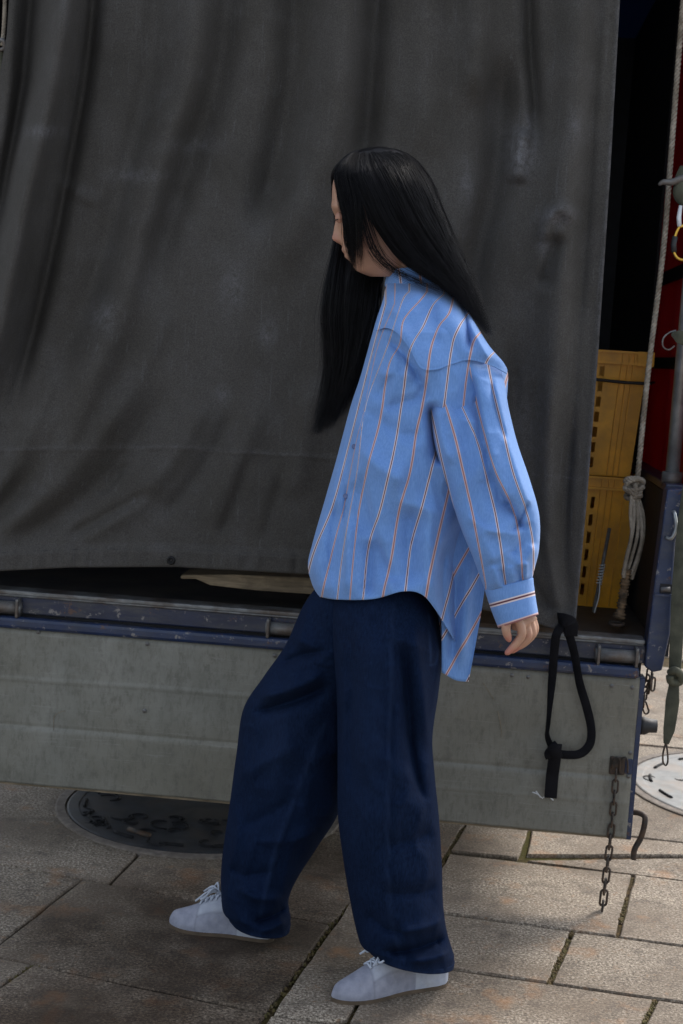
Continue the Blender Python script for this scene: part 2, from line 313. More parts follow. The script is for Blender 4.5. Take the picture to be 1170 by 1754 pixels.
M = dict(shoe=m_shoe(), roof=m_roof(), canvas=m_canvas(), shirt=m_shirt(), denim=m_denim(), slab=m_slab(), soil=m_soil(), farpave=m_farpave(), panel=m_panel(),
         blue=m_paint('blue_paint', (.010, .023, .070)), navy=m_paint('navy_frame', (.012, .018, .048), amt=.8), red=m_red(), skin=m_skin(), hair=m_hair(),
         suede=m_suede('grey_suede', (.34, .36, .45)), leather=m_suede('pale_leather', (.52, .55, .62)), lace=varied('lace', (.42, .46, .54), .8, bscale=900),
         gum=varied('gum_sole', (.085, .06, .04), .7), steel=varied('worn_steel', (.17, .175, .18), .5, .35, var=.4, dirt=(.08, .055, .04), dirt_amt=.8, stretch=(1, 1, 3)),
         galv=varied('galvanised_pole', (.42, .44, .45), .4, .7, var=.2, dirt=(.2, .2, .19)), dark=varied('dark_interior', (.012, .012, .017), .75),
         floor=varied('bed_plate', (.035, .035, .038), .6, .1, dirt=(.07, .06, .05), dirt_amt=.7), backwall=varied('dark_blue_sheet', (.012, .015, .030), .5),
         yellow=varied('yellow_plastic', (.78, .36, .008), .42, var=.14, scale=18, dirt=(.30, .13, .01), dirt_amt=.45, dscale=7), cord=varied('black_cord', (.012, .012, .014), .6),
         web=varied('black_webbing', (.007, .007, .009), .8, bscale=600, bstr=.6, spec=.12), rope=varied('old_rope', (.33, .29, .24), .95, var=.35, scale=90, bscale=600, bstr=.6, dirt=(.12, .09, .06), dirt_amt=.7),
         wrap=varied('frayed_wrap', (.20, .13, .075), .95, var=.6, scale=70, bscale=400, bstr=.8, dirt=(.03, .025, .02), dirt_amt=.9, dscale=30),
         iron=varied('rusty_iron', (.035, .030, .027), .65, .3, var=.5, scale=60, dirt=(.10, .055, .03), dirt_amt=.6, dscale=40), olive=varied('olive_canvas', (.065, .066, .045), .9, bscale=500, bstr=.6),
         wood=varied('old_wood', (.24, .19, .13), .8, var=.4, scale=12, stretch=(1, 8, 14), dirt=(.06, .045, .03)), gold=varied('brass_gold', (.55, .33, .06), .3, .9, var=.15),
         white=varied('white_plastic', (.6, .62, .65), .5, var=.1), manhole=varied('cast_iron_cover', (.030, .033, .040), .65, .2, var=.35, scale=25, bscale=150, dirt=(.07, .055, .045), dirt_amt=.5),
         manhole2=varied('pale_cover', (.19, .195, .195), .7, .1, var=.2, scale=25, dirt=(.25, .20, .16)), concrete=varied('concrete_ring', (.17, .145, .125), .9, scale=60, bscale=300, bstr=.6, dirt=(.10, .08, .065)),
         rubber=varied('black_rubber', (.018, .018, .02), .6), teal=varied('teal_sticker', (.02, .16, .13), .6, var=.3), brow=mat('eyebrow', (.012, .009, .008), .8)[0],
         grit=varied('grit', (.16, .12, .085), .95, var=.8, scale=300), moss=varied('joint_moss', (.075, .062, .018), .95, var=.6, scale=120, dirt=(.10, .06, .025), dirt_amt=.7, dscale=40),
         relief=varied('grimy_cast_relief', (.014, .014, .016), .8, spec=.2), blacksteel=mat('black_steel', (.01, .01, .012), .35, .6)[0],
         button=mat('button', (.07, .11, .26), .3)[0], brick=varied('brown_brick', (.06, .045, .036), .9), glass=mat('window_glass', (.02, .025, .03), .1)[0],
         twig=varied('dry_litter', (.40, .34, .26), .9), leafb=varied('dead_leaf', (.20, .09, .035), .9))

# ------------------------------------------------------------------ ground, slabs, manholes
def ground():
    xs = [-120, -30, -6, 6, 30, 120]; ys = [-60, -12, 0.6, 9.5, 40, 200]
    V = [(x, y, -.010) for x in xs for y in ys]; F = gridF(6, 6); fm = [0 if f[0] == 14 else 1 for f in F]
    o = obj('ground', V, [f[::-1] for f in F], smooth=False, mats=[M['soil'], M['farpave']], fm=fm); tag(o, kind='structure'); return o
GR = ground()
def inset(P, d):
    P = np.asarray(P)[:, :2]; n = len(P); A = 0.5 * sum(P[i][0] * P[(i + 1) % n][1] - P[(i + 1) % n][0] * P[i][1] for i in range(n))
    if A < 0: P = P[::-1]
    out = []
    for i in range(n):
        a, b, c = P[i - 1], P[i], P[(i + 1) % n]; u = (b - a) / np.linalg.norm(b - a); v = (c - b) / np.linalg.norm(c - b)
        n1 = np.array([-u[1], u[0]]); n2 = np.array([-v[1], v[0]]); k = n1 + n2; k /= max(.35, k @ n1)
        out.append(b + d * k)
    return np.array(out)
def slab(P, d=.0028, dz=0., stain_shade=False):
    """one paving slab with slightly uneven, worn edges"""
    Q = inset(P, d); n = len(Q); ring = []
    for i in range(n):
        a, b = Q[i], Q[(i + 1) % n]; k = max(2, int(np.linalg.norm(b - a) / .05))
        for j in range(k): ring.append(a + (b - a) * j / k)
    ring = np.array(ring); ring = ring + (RNG.random(ring.shape) - .5) * .0032
    cen = ring.mean(0); k = len(ring); tl = (RNG.random(2) - .5) * .008
    zt = lambda p: dz + (p - cen) @ tl
    lv = [(0, -.03), (0, -.004), (.0035, 0.)]; V = []
    for off, z in lv:
        q = ring + (cen - ring) / np.linalg.norm(cen - ring, axis=1)[:, None] * off
        V += [(p[0], p[1], z + (zt(p) if z > -.02 else 0)) for p in q]
    # inner top rings so that the stain and painted shade have somewhere to live
    for f in (.82, .6, .35):
        V += [(*(cen + (p - cen) * f), zt(cen + (p - cen) * f)) for p in ring]
    V.append((*cen, zt(cen))); R = len(lv) + 3
    F = [(r * k + i, r * k + (i + 1) % k, (r + 1) * k + (i + 1) % k, (r + 1) * k + i) for r in range(R - 1) for i in range(k)]
    F += [((R - 1) * k + i, (R - 1) * k + (i + 1) % k, R * k) for i in range(k)]
    st = np.zeros(len(V)) if not stain_shade else np.array([stain_shade(v[0], v[1]) for v in V])
    return obj('paving_slab', V, F, M['slab'], GR, smooth=False, attrs={'stain_shade': st})
def gp(*pts): return np.array([G(*p) for p in pts])
A0 = lambda x: 1335 + .1646 * x
A1 = lambda x: 1480 + .183 * x
A2 = lambda x: 1640 + .21 * x
A3L = lambda x: 1822 + .24 * x
Am = lambda x: 1215 + .148 * x
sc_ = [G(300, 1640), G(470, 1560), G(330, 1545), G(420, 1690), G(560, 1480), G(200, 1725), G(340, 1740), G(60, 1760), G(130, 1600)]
def stain_shade(x, y):  # brown stain, spread wider to paint in shade at the lower left as well
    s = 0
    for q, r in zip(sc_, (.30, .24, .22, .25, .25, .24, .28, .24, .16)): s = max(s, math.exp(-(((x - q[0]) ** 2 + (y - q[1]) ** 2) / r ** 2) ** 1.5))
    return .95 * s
# left field, laid along the kerb line of the truck
slab(gp((-300, Am(-300)), (190, Am(190)), (120, A0(120)), (-420, A0(-420)))); slab(gp((190, Am(190)), (560, Am(560)), (690, A0(690)), (120, A0(120))))
slab(gp((-420, A0(-420)), (312, A0(312)), (187, A1(187)), (-560, A1(-560)))); slab(gp((312, A0(312)), (690, A0(690)), (567, A1(567)), (187, A1(187))), stain_shade=stain_shade)
slab(gp((-560, A1(-560)), (140, A1(140)), (-25, A2(-25)), (-700, A2(-700)))); slab(gp((140, A1(140)), (567, A1(567)), (456, A2(456)), (-25, A2(-25))), stain_shade=stain_shade)
slab(gp((-700, A2(-700)), (57, A2(57)), (-150, A3L(-150)), (-900, A3L(-900)))); slab(gp((57, A2(57)), (456, A2(456)), (345, A3L(345)), (-150, A3L(-150))), stain_shade=stain_shade)
slab(gp((-900, A3L(-900)), (345, A3L(345)), (240, 2080), (-1100, 1830)), stain_shade=stain_shade)
# narrow strip between the two fields
slab(gp((692, 1413), (829, 1356), (755, 1481), (645, 1478)), .0048); slab(gp((645, 1478), (755, 1481), (597, 1745), (563, 1752), (463, 1738), (601, 1539)), .0048)
slab(gp((463, 1738), (590, 1757), (500, 1905), (355, 1890)), .0048)
# right field
A3 = lambda x: float(np.interp(x, [757, 890, 1170, 1600], [1460, 1473, 1508, 1565]))
A4 = lambda x: 1565 + .136 * (x - 765)
A5 = lambda x: 1660 + .147 * (x - 775)
A6 = lambda x: 1752 + .162 * (x - 610)
slab(gp((768, A3(768)), (1085, A3(1085)), (1057, A4(1057)), (706, A4(706))), .005); slab(gp((1085, A3(1085)), (1600, A3(1600)), (1600, A4(1600)), (1057, A4(1057))), .005)
slab(gp((706, A4(706)), (980, A4(980)), (940, A5(940)), (650, A5(650))), .005); slab(gp((980, A4(980)), (1600, A4(1600)), (1600, A5(1600)), (940, A5(940))), .006)
slab(gp((650, A5(650)), (1122, A5(1122)), (1063, A6(1063)), (597, A6(597)))); slab(gp((1122, A5(1122)), (1700, A5(1700)), (1700, A6(1700)), (1063, A6(1063))), .006)
slab(gp((597, A6(597)), (900, A6(900)), (840, 1930), (500, 1880))); slab(gp((900, A6(900)), (1700, A6(1700)), (1700, 2060), (840, 1930)))
slab(gp((770, 1458), (890, 1470), (925, 1372), (822, 1366)), .0048); slab(gp((901, 1464), (1345, 1464), (910, 1414)), .003); slab(gp((901, 1472), (1600, 1563), (1600, 1492), (1340, 1466)), .003, -.002)
slab(gp((912, 1412), (1350, 1464), (1600, 1490), (1600, 1330), (1190, 1285), (955, 1265)))
V1 = lambda x: 1262 + .1 * (x - 1150)
V2 = lambda x: 1196 + .09 * (x - 1150)
V3 = lambda x: 1140 + .08 * (x - 1150)
for fa, fb in ((V1, V2), (V2, V3)):
    for xa, xb in ((700, 980), (980, 1240), (1240, 1500), (1500, 1900)):
        q = 18 if fa is V1 else -40
        slab(gp((xa + q, fb(xa)), (xb + q, fb(xb)), (xb + q - 22, fa(xb)), (xa + q - 22, fa(xa))))
slab(gp((958, 1262), (1190, 1283), (1190, V1(1190)), (958, V1(958)))); slab(gp((1190, 1283), (1600, 1328), (1600, V1(1600)), (1190, V1(1190))))
# the same paving carries on around, regular rows
for i in range(-8, 8):
    for j in range(28):
        x0 = i * .62 + (j % 2) * .31; y0 = .7 + j * .31
        if y0 > 2.0 and y0 < 6.2 and -1.6 < x0 + .3 < 1.7: continue
        if y0 > 6.1 and x0 < -1: continue
        slab([(x0, y0, 0), (x0 + .62, y0, 0), (x0 + .62, y0 + .31, 0), (x0, y0 + .31, 0)], .004, -.002)

def manhole(x, y, r, mt, seed, label, rot=0.):
    t = empty('manhole_cover', (x, y, 0), 0, label, 'manhole cover')
    V, F = lathe([(r + .032, -.02), (r + .032, .004), (r + .028, .0055), (r + .006, .0055), (r + .004, -.012)], 72); obj('concrete_ring', V + np.array([x, y, 0]), F, M['concrete'], t, smooth=False)
    V, F = lathe([(r, -.012), (r, .004), (r - .004, .0062), (r - .03, .0062), (r - .033, .0042), (r * .5, .0046), (.001, .005)], 72); obj('cover_plate', V + np.array([x, y, 0]), F, mt, t, smooth=False)
    rg = random.Random(seed)
    for k in range(60 if seed == 3 else 14):                                     # raised scrolls of the casting
        a = rg.random() * 6.28; rr = r * math.sqrt(rg.uniform(.08, .8)); cx, cy = x + rr * c_(a), y + rr * s_(a); n = 12; th0 = rg.random() * 6.28; R = rg.uniform(.015, .042); sp = rg.choice((-1, 1))
        P = [(cx + R * (1 - .6 * q / n) * c_(th0 + sp * q * .36), cy + R * (1 - .6 * q / n) * s_(th0 + sp * q * .36), .0048) for q in range(n)]
        V, F = tube(P, [(.002 if seed == 3 else .0008) + (.003 if seed == 3 else .0022) * math.sin(3.14 * q / (n - 1)) for q in range(n)], 6); obj('relief', V, F, M['relief'], t)
    for k in range(14):
        a = k * 6.283 / 14 + rot; P = [(x + r * .87 * c_(a + q * .05), y + r * .87 * s_(a + q * .05), .0055) for q in range(5)]
        V, F = tube(P, .005, 6); obj('relief', V, F, M['relief'], t)
    P = np.array([[x - .16, y - .22, .007], [x - .1, y - .26, .007]]) if seed == 3 else np.array([[x - .27, y - .06, .007], [x - .24, y - .10, .007]])
    V, F = tube(P, .008, 6); obj('lifting_slot', V, F, M['iron'], t); return t
manhole(-.335, 3.765, .355, M['manhole'], 3, 'dark round iron manhole cover half under the tailgate, left of the walking person')
manhole(1.365, 4.265, .41, M['manhole2'], 8, 'pale sunlit round manhole cover at right, beyond the truck corner', .2)

# ------------------------------------------------------------------ truck
TR = empty('flatbed_truck', L(0, 0, 0), -PSI, 'blue flatbed truck seen from behind with its grey tailgate hanging down', 'truck')
def part(name, VF, mt, parent=TR, smooth=False, bv=0): 
    o = obj(name, VF[0], VF[1], M[mt] if isinstance(mt, str) else mt, parent, smooth=smooth)
    if bv: bevel(o, bv)
    return o
UL, UR = -1.02, .745
part('bed_floor', boxl(UL, UR, .045, 2.0, .60, .637), 'floor')
lip = part('bed_lip', boxl(UL, .722, -.008, .05, .6345, .645), 'steel', bv=.003)
fc = part('bed_edge', boxl(UL, .727, 0, .045, .588, .632), 'navy', bv=.004)
part('edge_weld', tube([L(UL, -.004, .6325), L(.72, -.004, .6325)], .003, 6), 'steel', smooth=True)
for u in (-.11, .66, -.80):                                # hinge barrels
    h = part('hinge', tube([L(u - .05, -.010, .604), L(u + .05, -.010, .604)], .0155, 14), 'steel', smooth=True)
    part('hinge_strap', boxl(u - .047, u - .040, -.03, .0, .583, .628), 'steel', h, bv=.002); part('hinge_strap', boxl(u + .040, u + .047, -.03, .0, .583, .628), 'steel', h, bv=.002)
part('gate_stop', boxl(UL, .72, .012, .03, .55, .588), 'dark')
tg = part('tailgate', boxl(UL, .729, -.010, .022, .170, .560), 'navy', bv=.003)
part('gate_rail', boxl(UL, .712, -.030, -.004, .556, .584), 'blue', tg, bv=.008)
# inner skin of the tailgate: one sheet with shallow rolled creases
def gate_skin():
    us = np.linspace(UL + .01, .716, 150); ws = np.linspace(.178, .556, 90); U, W = np.meshgrid(us, ws, indexing='ij')
    D = .0022 * np.exp(-((W - .435 + .004 * np.sin(U * 5)) / .004) ** 2) * (U < .1) + .004 / (1 + np.exp((W - .318) / .003)) - .003 * np.exp(-((W - .320) / .004) ** 2) + .0015 * np.exp(-((W - .26) / .003) ** 2) * (U > .2)
    D += .003 * vnoise(U * 4, W * 7, 3) + .0012 * vnoise(U * 14, W * 20, 4) - .006 * np.exp(-((W - .556) / .006) ** 2)
    V = np.array([[L(u, -.0165 - d, w) for u, w, d in zip(a, b, e)] for a, b, e in zip(U, W, D)]); o = obj('gate_panel', V, gridF(150, 90), M['panel'], tg); solid(o, .003, -1); return o
gate_skin()
part('gate_trim', boxl(.717, .728, -.0165, -.011, .172, .556), 'blue', tg); part('bottom_trim', boxl(UL, .727, -.0145, -.0105, .171, .1775), 'wood', tg)
V0, F0 = lathe([(.0, .0042), (.0018, .004), (.002, .0025), (.0036, .0035), (.0048, .0024), (.0053, 0)], 12)
washer = None
for px, py in ((252, 1103), (247, 1218), (470, 1123), (877, 1157), (1048, 1175), (1083, 1178), (1080, 1290), (1077, 1330), (1070, 1413), (65, 1083), (905, 1160)):
    p = T(px, py, -.0215)
    if washer is None: washer = obj('screw', place(V0, p, TX, TZ, -TY), F0, M['steel'], tg)
    else:
        q = washer.copy(); COL.objects.link(q); q.parent = tg; m4 = np.array(inv(tg)); q.location = tuple((m4[:3, :3] @ p + m4[:3, 3]))
# marks chalked and scratched on the panel
def scratch(pts, r=.0012, mt='white'):
    P = cr([T(a, b, -.0232) for a, b in pts], 14); V, F = tube(P, r, 5, flat=.4); obj('paint_mark', V, F, M[mt], tg)
for q in ([(912, 1357), (922, 1361), (930, 1368)], [(930, 1366), (940, 1362), (951, 1366)], [(918, 1355), (926, 1366)], [(940, 1364), (948, 1371)]): scratch(q, .0016)
for q in ([(92, 1252), (94, 1226), (112, 1217)], [(853, 1218), (859, 1250), (858, 1262)], [(828, 1170), (846, 1198)]): scratch(q, .0007, 'wood')
# side panel, corner post, latch
part('side_panel', boxl(.747, .785, .045, 1.95, .60, .985), 'dark'); part('side_cap', boxl(.743, .79, .035, 1.95, .987, 1.006), 'navy', bv=.004)
post_px = [(1143, 838), (1128, 950), (1119, 1015), (1104, 1142), (1118, 1152), (1134, 1149), (1148, 1085), (1152, 1010), (1157, 930), (1180, 838)]
po = part('corner_post', prism([uw(a, b, -.02) for a, b in post_px], -.02, .04), 'blue', bv=.004)
part('latch_loop', tube(cr([T(1141, 921, -.024), T(1150, 922, -.034), T(1158, 905, -.036), T(1156, 882, -.034), T(1154, 876, -.022)], 20), .0042, 8), 'galv', po, smooth=True)
part('latch_bolt', tube([T(1132, 1010, -.024), T(1148, 1009, -.024)], .006, 8), 'steel', po, smooth=True); part('latch_dark_block', boxl(*[uw(1130, 1012, -.02)[0], uw(1150, 1012, -.02)[0]], -.0235, -.0205, uw(1140, 1016, -.02)[1], uw(1140, 1000, -.02)[1]), 'dark', po)  # dark block on the post paints the shade of a recess
part('latch_shelf', boxl(uw(1121, 1016, -.02)[0], uw(1150, 1016, -.02)[0], -.028, -.0205, uw(1140, 1021, -.02)[1], uw(1140, 1017, -.02)[1]), 'blue', po)
# latch socket low on the gate
u0, w0 = uw(1041, 1321); u1, w1 = uw(1070, 1293); sk = part('chain_bracket', boxl(u0, u1, -.026, -.0175, w0, w1), 'iron', tg, bv=.003)
part('bracket_plate', boxl(u1, .716, -.023, -.0175, w0 + .003, w1 - .003), 'blue', sk, bv=.002)
for dx in (0, 14): part('shackle', tube(cr([T(1048 + dx, 1316, -.028), T(1050 + dx, 1302, -.036), T(1056 + dx, 1297, -.038), T(1062 + dx * .9, 1303, -.036), T(1061 + dx, 1324, -.030)], 18),   .0024, 7), 'iron', sk, smooth=True)
# bump stop and closing lever beside the gate
part('bump_stop', tube([T(1094, 1243, .03), T(1104, 1243, .03), T(1112, 1243, .03), T(1125, 1244, .03)], [.021, .021, .0165, .0155], 18), 'rubber', smooth=True)
part('closing_lever', tube(cr([T(1080, 1391, .02), T(1096, 1393, .01), T(1105, 1402, 0), T(1099, 1432, 0), T(1087, 1455, 0), T(1085, 1472, 0)], 34), .0068, 10), 'iron', smooth=True)
# cargo frame and covers; unseen roof and left wall keep the interior dark
for u, v in ((.765, .10), (-1.0, .03)): part('frame_pole', tube([L(u, v, 1.0), L(u, v, 2.40)], .0165, 14), 'galv', smooth=True)
part('pole_foot', tube([L(.765, .10, .995), L(.765, .10, 1.03)], .024, 14), 'steel', smooth=True)
part('frame_rail', tube([L(-1.02, .0, 2.41), L(.79, .0, 2.41)], .0165, 12), 'galv', smooth=True)
RED = .86
def red_side():
    n, k = 24, 60; V = []
    for i in range(n):
        for j in range(k):
            v = .02 + 1.05 * i / (n - 1); w = .955 + 1.47 * j / (k - 1); V.append(L(.796 + .008 * math.sin(v * 21 + w * 2) + .006 * math.sin(w * 7 + v * 3), v, w))
    o = obj('red_side_cover', V, gridF(n, k), M['red'], TR); solid(o, .002); return o
red_side()
part('cover_strap', boxl(.778, .784, .02, .80, 1.495, 1.53), 'web'); part('cover_strap', boxl(.778, .784, .02, .80, 1.27, 1.30), 'web')
part('unseen_shade_roof', boxl(-1.06, .83, -.03, 2.01, 2.43, 2.434), 'roof')  # unseen; set high to keep the figure in shade, translucent to tint the interior
part('side_panel', boxl(-1.055, -1.025, .0, 1.95, .60, 2.42), 'dark')
for k in range(22): part('wall_rib', boxl(-1.02 + k * .081, -1.02 + k * .081 + .045, 1.93, 1.955, .64, 2.42), 'backwall')
part('inner_side_cover', boxl(.780, .788, RED, 2.0, .98, 2.432), 'dark'); part('cab_wall', boxl(-1.065, .835, 1.982, 2.0, .3, 2.432), 'backwall'); part('chassis', boxl(-.35, .2, .35, 4., .36, .5), 'dark')
part('cab', boxl(-.95, .72, 2.02, 3.5, .35, 1.95), 'blue', bv=.08)
for u in (-.75, .5):
    for v in (1.0, 2.9):
        V, F = lathe([(.13, -.08), (.25, -.085), (.27, -.06), (.27, .06), (.25, .085), (.13, .08)], 28); part('wheel', (place(V, L(u, v, .272), TY, TZ, TX), F), 'rubber', smooth=True)

# ------------------------------------------------------------------ canvas curtain
TF = [('r', [(135, -160), (88, 150), (42, 350), (0, 560), (-45, 740)], 24, .045), ('r', [(172, -160), (150, 100), (110, 330), (64, 540), (5, 760)], 13, -.032), ('r', [(62, -160), (42, 120), (12, 300), (-12, 470)], 14, -.036),
      ('r', [(25, -150), (15, 150), (-5, 320)], 12, .014), ('r', [(345, -160), (330, 100), (288, 250), (248, 400), (190, 560), (120, 720), (20, 890)], 38, .020), ('r', [(405, -160), (372, 120), (330, 250), (290, 370), (235, 540)], 30, -.018),
      ('r', [(275, -160), (255, 120), (200, 350), (150, 520), (90, 660)], 20, -.013), ('r', [(512, -160), (500, 120), (468, 300), (430, 430)], 30, -.020), ('r', [(592, -160), (578, 150), (520, 350), (470, 500)], 38, .018), ('r', [(655, -160), (635, 120), (620, 330)], 24, -.022),
      ('r', [(735, -160), (730, 120), (720, 300)], 35, .012), ('r', [(822, -160), (816, 60), (812, 200)], 30, .020), ('r', [(903, -160), (908, 60), (918, 190), (914, 275)], 12, -.030), ('r', [(852, 60), (856, 180), (845, 320), (815, 460), (800, 620)], 30, -.024),
      ('r', [(900, 215), (890, 260), (884, 320)], 17, .026), ('r', [(1000, -160), (986, 150), (962, 340), (950, 600), (935, 820)], 34, .020), ('s', [(1040, -160), (1034, 0), (1000, 500), (962, 1060)], 4, -.006, 60), ('r', [(1020, -160), (1008, 300), (985, 600)], 14, -.010),
      ('r', [(926, 420), (938, 375), (955, 360), (975, 364), (985, 392)], 11, .018), ('r', [(958, 396), (945, 440), (930, 500)], 13, -.024), ('r', [(880, 540), (882, 700), (875, 900), (870, 1040)], 18, -.018), ('r', [(945, 620), (938, 800), (940, 960)], 15, .016), ('r', [(915, 640), (910, 800), (918, 1000)], 14, -.014),
      ('r', [(895, 940), (915, 1000), (950, 1062)], 10, -.012), ('r', [(930, 900), (945, 980), (962, 1062)], 9, .010), ('r', [(980, 700), (968, 900), (972, 1050)], 10, -.008),
      ('r', [(110, 600), (60, 720), (0, 830), (-60, 900)], 16, .012), ('r', [(150, 640), (90, 760), (0, 880), (-60, 930)], 18, -.012), ('r', [(235, 640), (150, 775), (60, 865), (-40, 930)], 20, .014), ('r', [(300, 640), (215, 780), (110, 880), (0, 940)], 20, -.014),
      ('r', [(370, 660), (300, 780), (220, 870), (120, 930)], 18, .012), ('r', [(265, 835), (200, 875), (105, 925)], 11, -.013), ('r', [(410, 690), (350, 800), (270, 900)], 16, -.010), ('r', [(460, 670), (400, 800), (350, 920)], 20, .009), ('r', [(430, 770), (405, 850), (370, 930)], 9, -.006),
      ('r', [(500, 780), (470, 860), (450, 940)], 12, -.006), ('r', [(300, 500), (230, 660), (160, 780)], 20, .009), ('r', [(545, 640), (520, 760), (500, 860)], 25, .008), ('r', [(215, 790), (190, 830), (165, 850)], 7, -.006), ('r', [(90, 300), (130, 330), (180, 350)], 12, .006), ('r', [(240, 300), (300, 330), (330, 340)], 20, -.004)]
HEMX = [-120, 0, 120, 300, 530, 700, 880, 925, 960, 1000]; HEMY = [990, 978, 972, 971, 984, 1016, 1056, 1070, 1081, 1090]
TF = [(f[0], f[1], f[2], f[3] * (1.6 if f[2] >= 24 else .85)) + f[4:] for f in TF]; FGAIN[id(TF)] = 1.7
def curtain():
    n, m = 250, 340; YT = -372
    S = np.linspace(0, 1, n)[:, None]; t = np.linspace(0, 1, m)[None, :]
    # two passes: rows end at the hem under each column
    lx = lambda y: np.interp(y, [-372, -165, 60, 200, 500, 1000], [42, 26, 12, -14, -70, -110]); rx = lambda y: np.interp(y, [-372, -165, 0, 300, 600, 850, 1090], [1100, 1078, 1062, 1045, 1025, 1006, 984])
    y = YT + t * (1000 - YT) + 0 * S
    for _ in range(4):
        x = lx(y) + S * (rx(y) - lx(y)); y = YT + t * (np.interp(x, HEMX, HEMY) - YT)
    hem = np.interp(x, HEMX, HEMY)
    d = folds(x, y, TF) + .010 * vnoise(x / 170 + 3, y / 260, 11) + .004 * vnoise(x / 60, y / 110 + 5, 12) + .0015 * vnoise(x / 22, y / 35, 13)
    d += .010 / (1 + np.exp((hem - 36 - y) / 1.2)) + .0055 * vnoise(x / 11, y / 60, 14) * np.exp(-((hem - 18 - y) / 22) ** 2)      # doubled hem, puckered
    d -= .006 * np.exp(-((hem - 33 - y) / 2.2) ** 2)
    seam = np.interp(x, [-100, 0, 300, 570, 1000], [772, 770, 766, 784, 820]); d += .003 * np.exp(-((seam - y) / 3) ** 2) * (x < 900) + .0025 * vnoise(x / 14, y / 60, 15) * np.exp(-((seam - y) / 40) ** 2)
    d += .004 * np.exp(-((x - rx(y)) / 6) ** 2)
    global TGRID; TGRID = (x, y, d)
    v = np.interp(y, [-372, 300, 900, 1090], [-.03, -.055, -.048, -.045]) - d
    V = T(x, y, v)
    wear = np.zeros_like(x)
    for a, b, ra, rb, k in ((892, 262, 22, 45, 1.), (905, 215, 10, 20, .7), (955, 372, 28, 14, .9), (932, 415, 10, 25, .6), (985, 215, 12, 30, .5), (230, 300, 50, 12, .45), (330, 250, 60, 14, .3), (400, 490, 20, 40, .5), (800, 320, 12, 40, .5), (180, 540, 25, 30, .5), (380, 675, 12, 14, .5), (75, 225, 30, 10, .6), (460, 570, 14, 26, .5), (962, 1072, 24, 6, .8), (905, 700, 50, 120, .2)):
        wear = np.maximum(wear, k * np.exp(-((x - a) / ra) ** 2 - ((y - b) / rb) ** 2))
    wear = np.maximum(wear, .55 * np.exp(-((x - rx(y)) / 4) ** 2)); wear = np.maximum(wear, .28 * np.exp(-((seam - y) / 2) ** 2))
    o = obj('canvas_curtain', V, [f[::-1] for f in gridF(n, m)], M['canvas'], attrs={'wear': wear}); solid(o, .0018, 0)
    return tag(o, 'dark grey canvas curtain hanging in folds across the back of the truck', 'tarpaulin')
CUR = curtain()
def tdepth(px, py):
    x, y, d = TGRID; return float(d.reshape(-1)[np.argmin((x.reshape(-1) - px) ** 2 + (y.reshape(-1) - py) ** 2)])
ey = T(293, 960, -.0485 - tdepth(293, 960))
V, F = lathe([(.0045, 0), (.0045, .003), (.007, .0045), (.0098, .003), (.0105, 0)], 18); obj('eyelet', place(V, ey, TX, TZ, -TY), F, M['blacksteel'], CUR)
V, F = lathe([(.0, .0012), (.0048, .0012), (.0048, 0)], 12); obj('eyelet_dark_disc', place(V, ey, TX, TZ, -TY), F, M['cord'], CUR)  # black disc, no opening: the dark inside the eyelet is painted
V, F = tube(np.stack([T(x, np.interp(x, HEMX, HEMY) - 31, -.0485 - tdepth(x, np.interp(x, HEMX, HEMY) - 31)) for x in np.linspace(-60, 900, 160)]), .0008, 5); obj('hem_stitching', V, F, M['cord'], CUR)

# wood lying under the hem
wd_ = []
q = [(309, 985), (400, 984), (540, 990), (600, 1002), (600, 1030), (530, 1018), (440, 1012), (360, 1003), (335, 992), (309, 992)]
o = obj('timber_offcut', *prism([uw(a, b, .05) for a, b in q], .05, .16), M['wood'], smooth=False, base=True); bevel(o, .004); tag(o, 'pale weathered timber offcut lying on the truck bed under the curtain hem', 'timber')

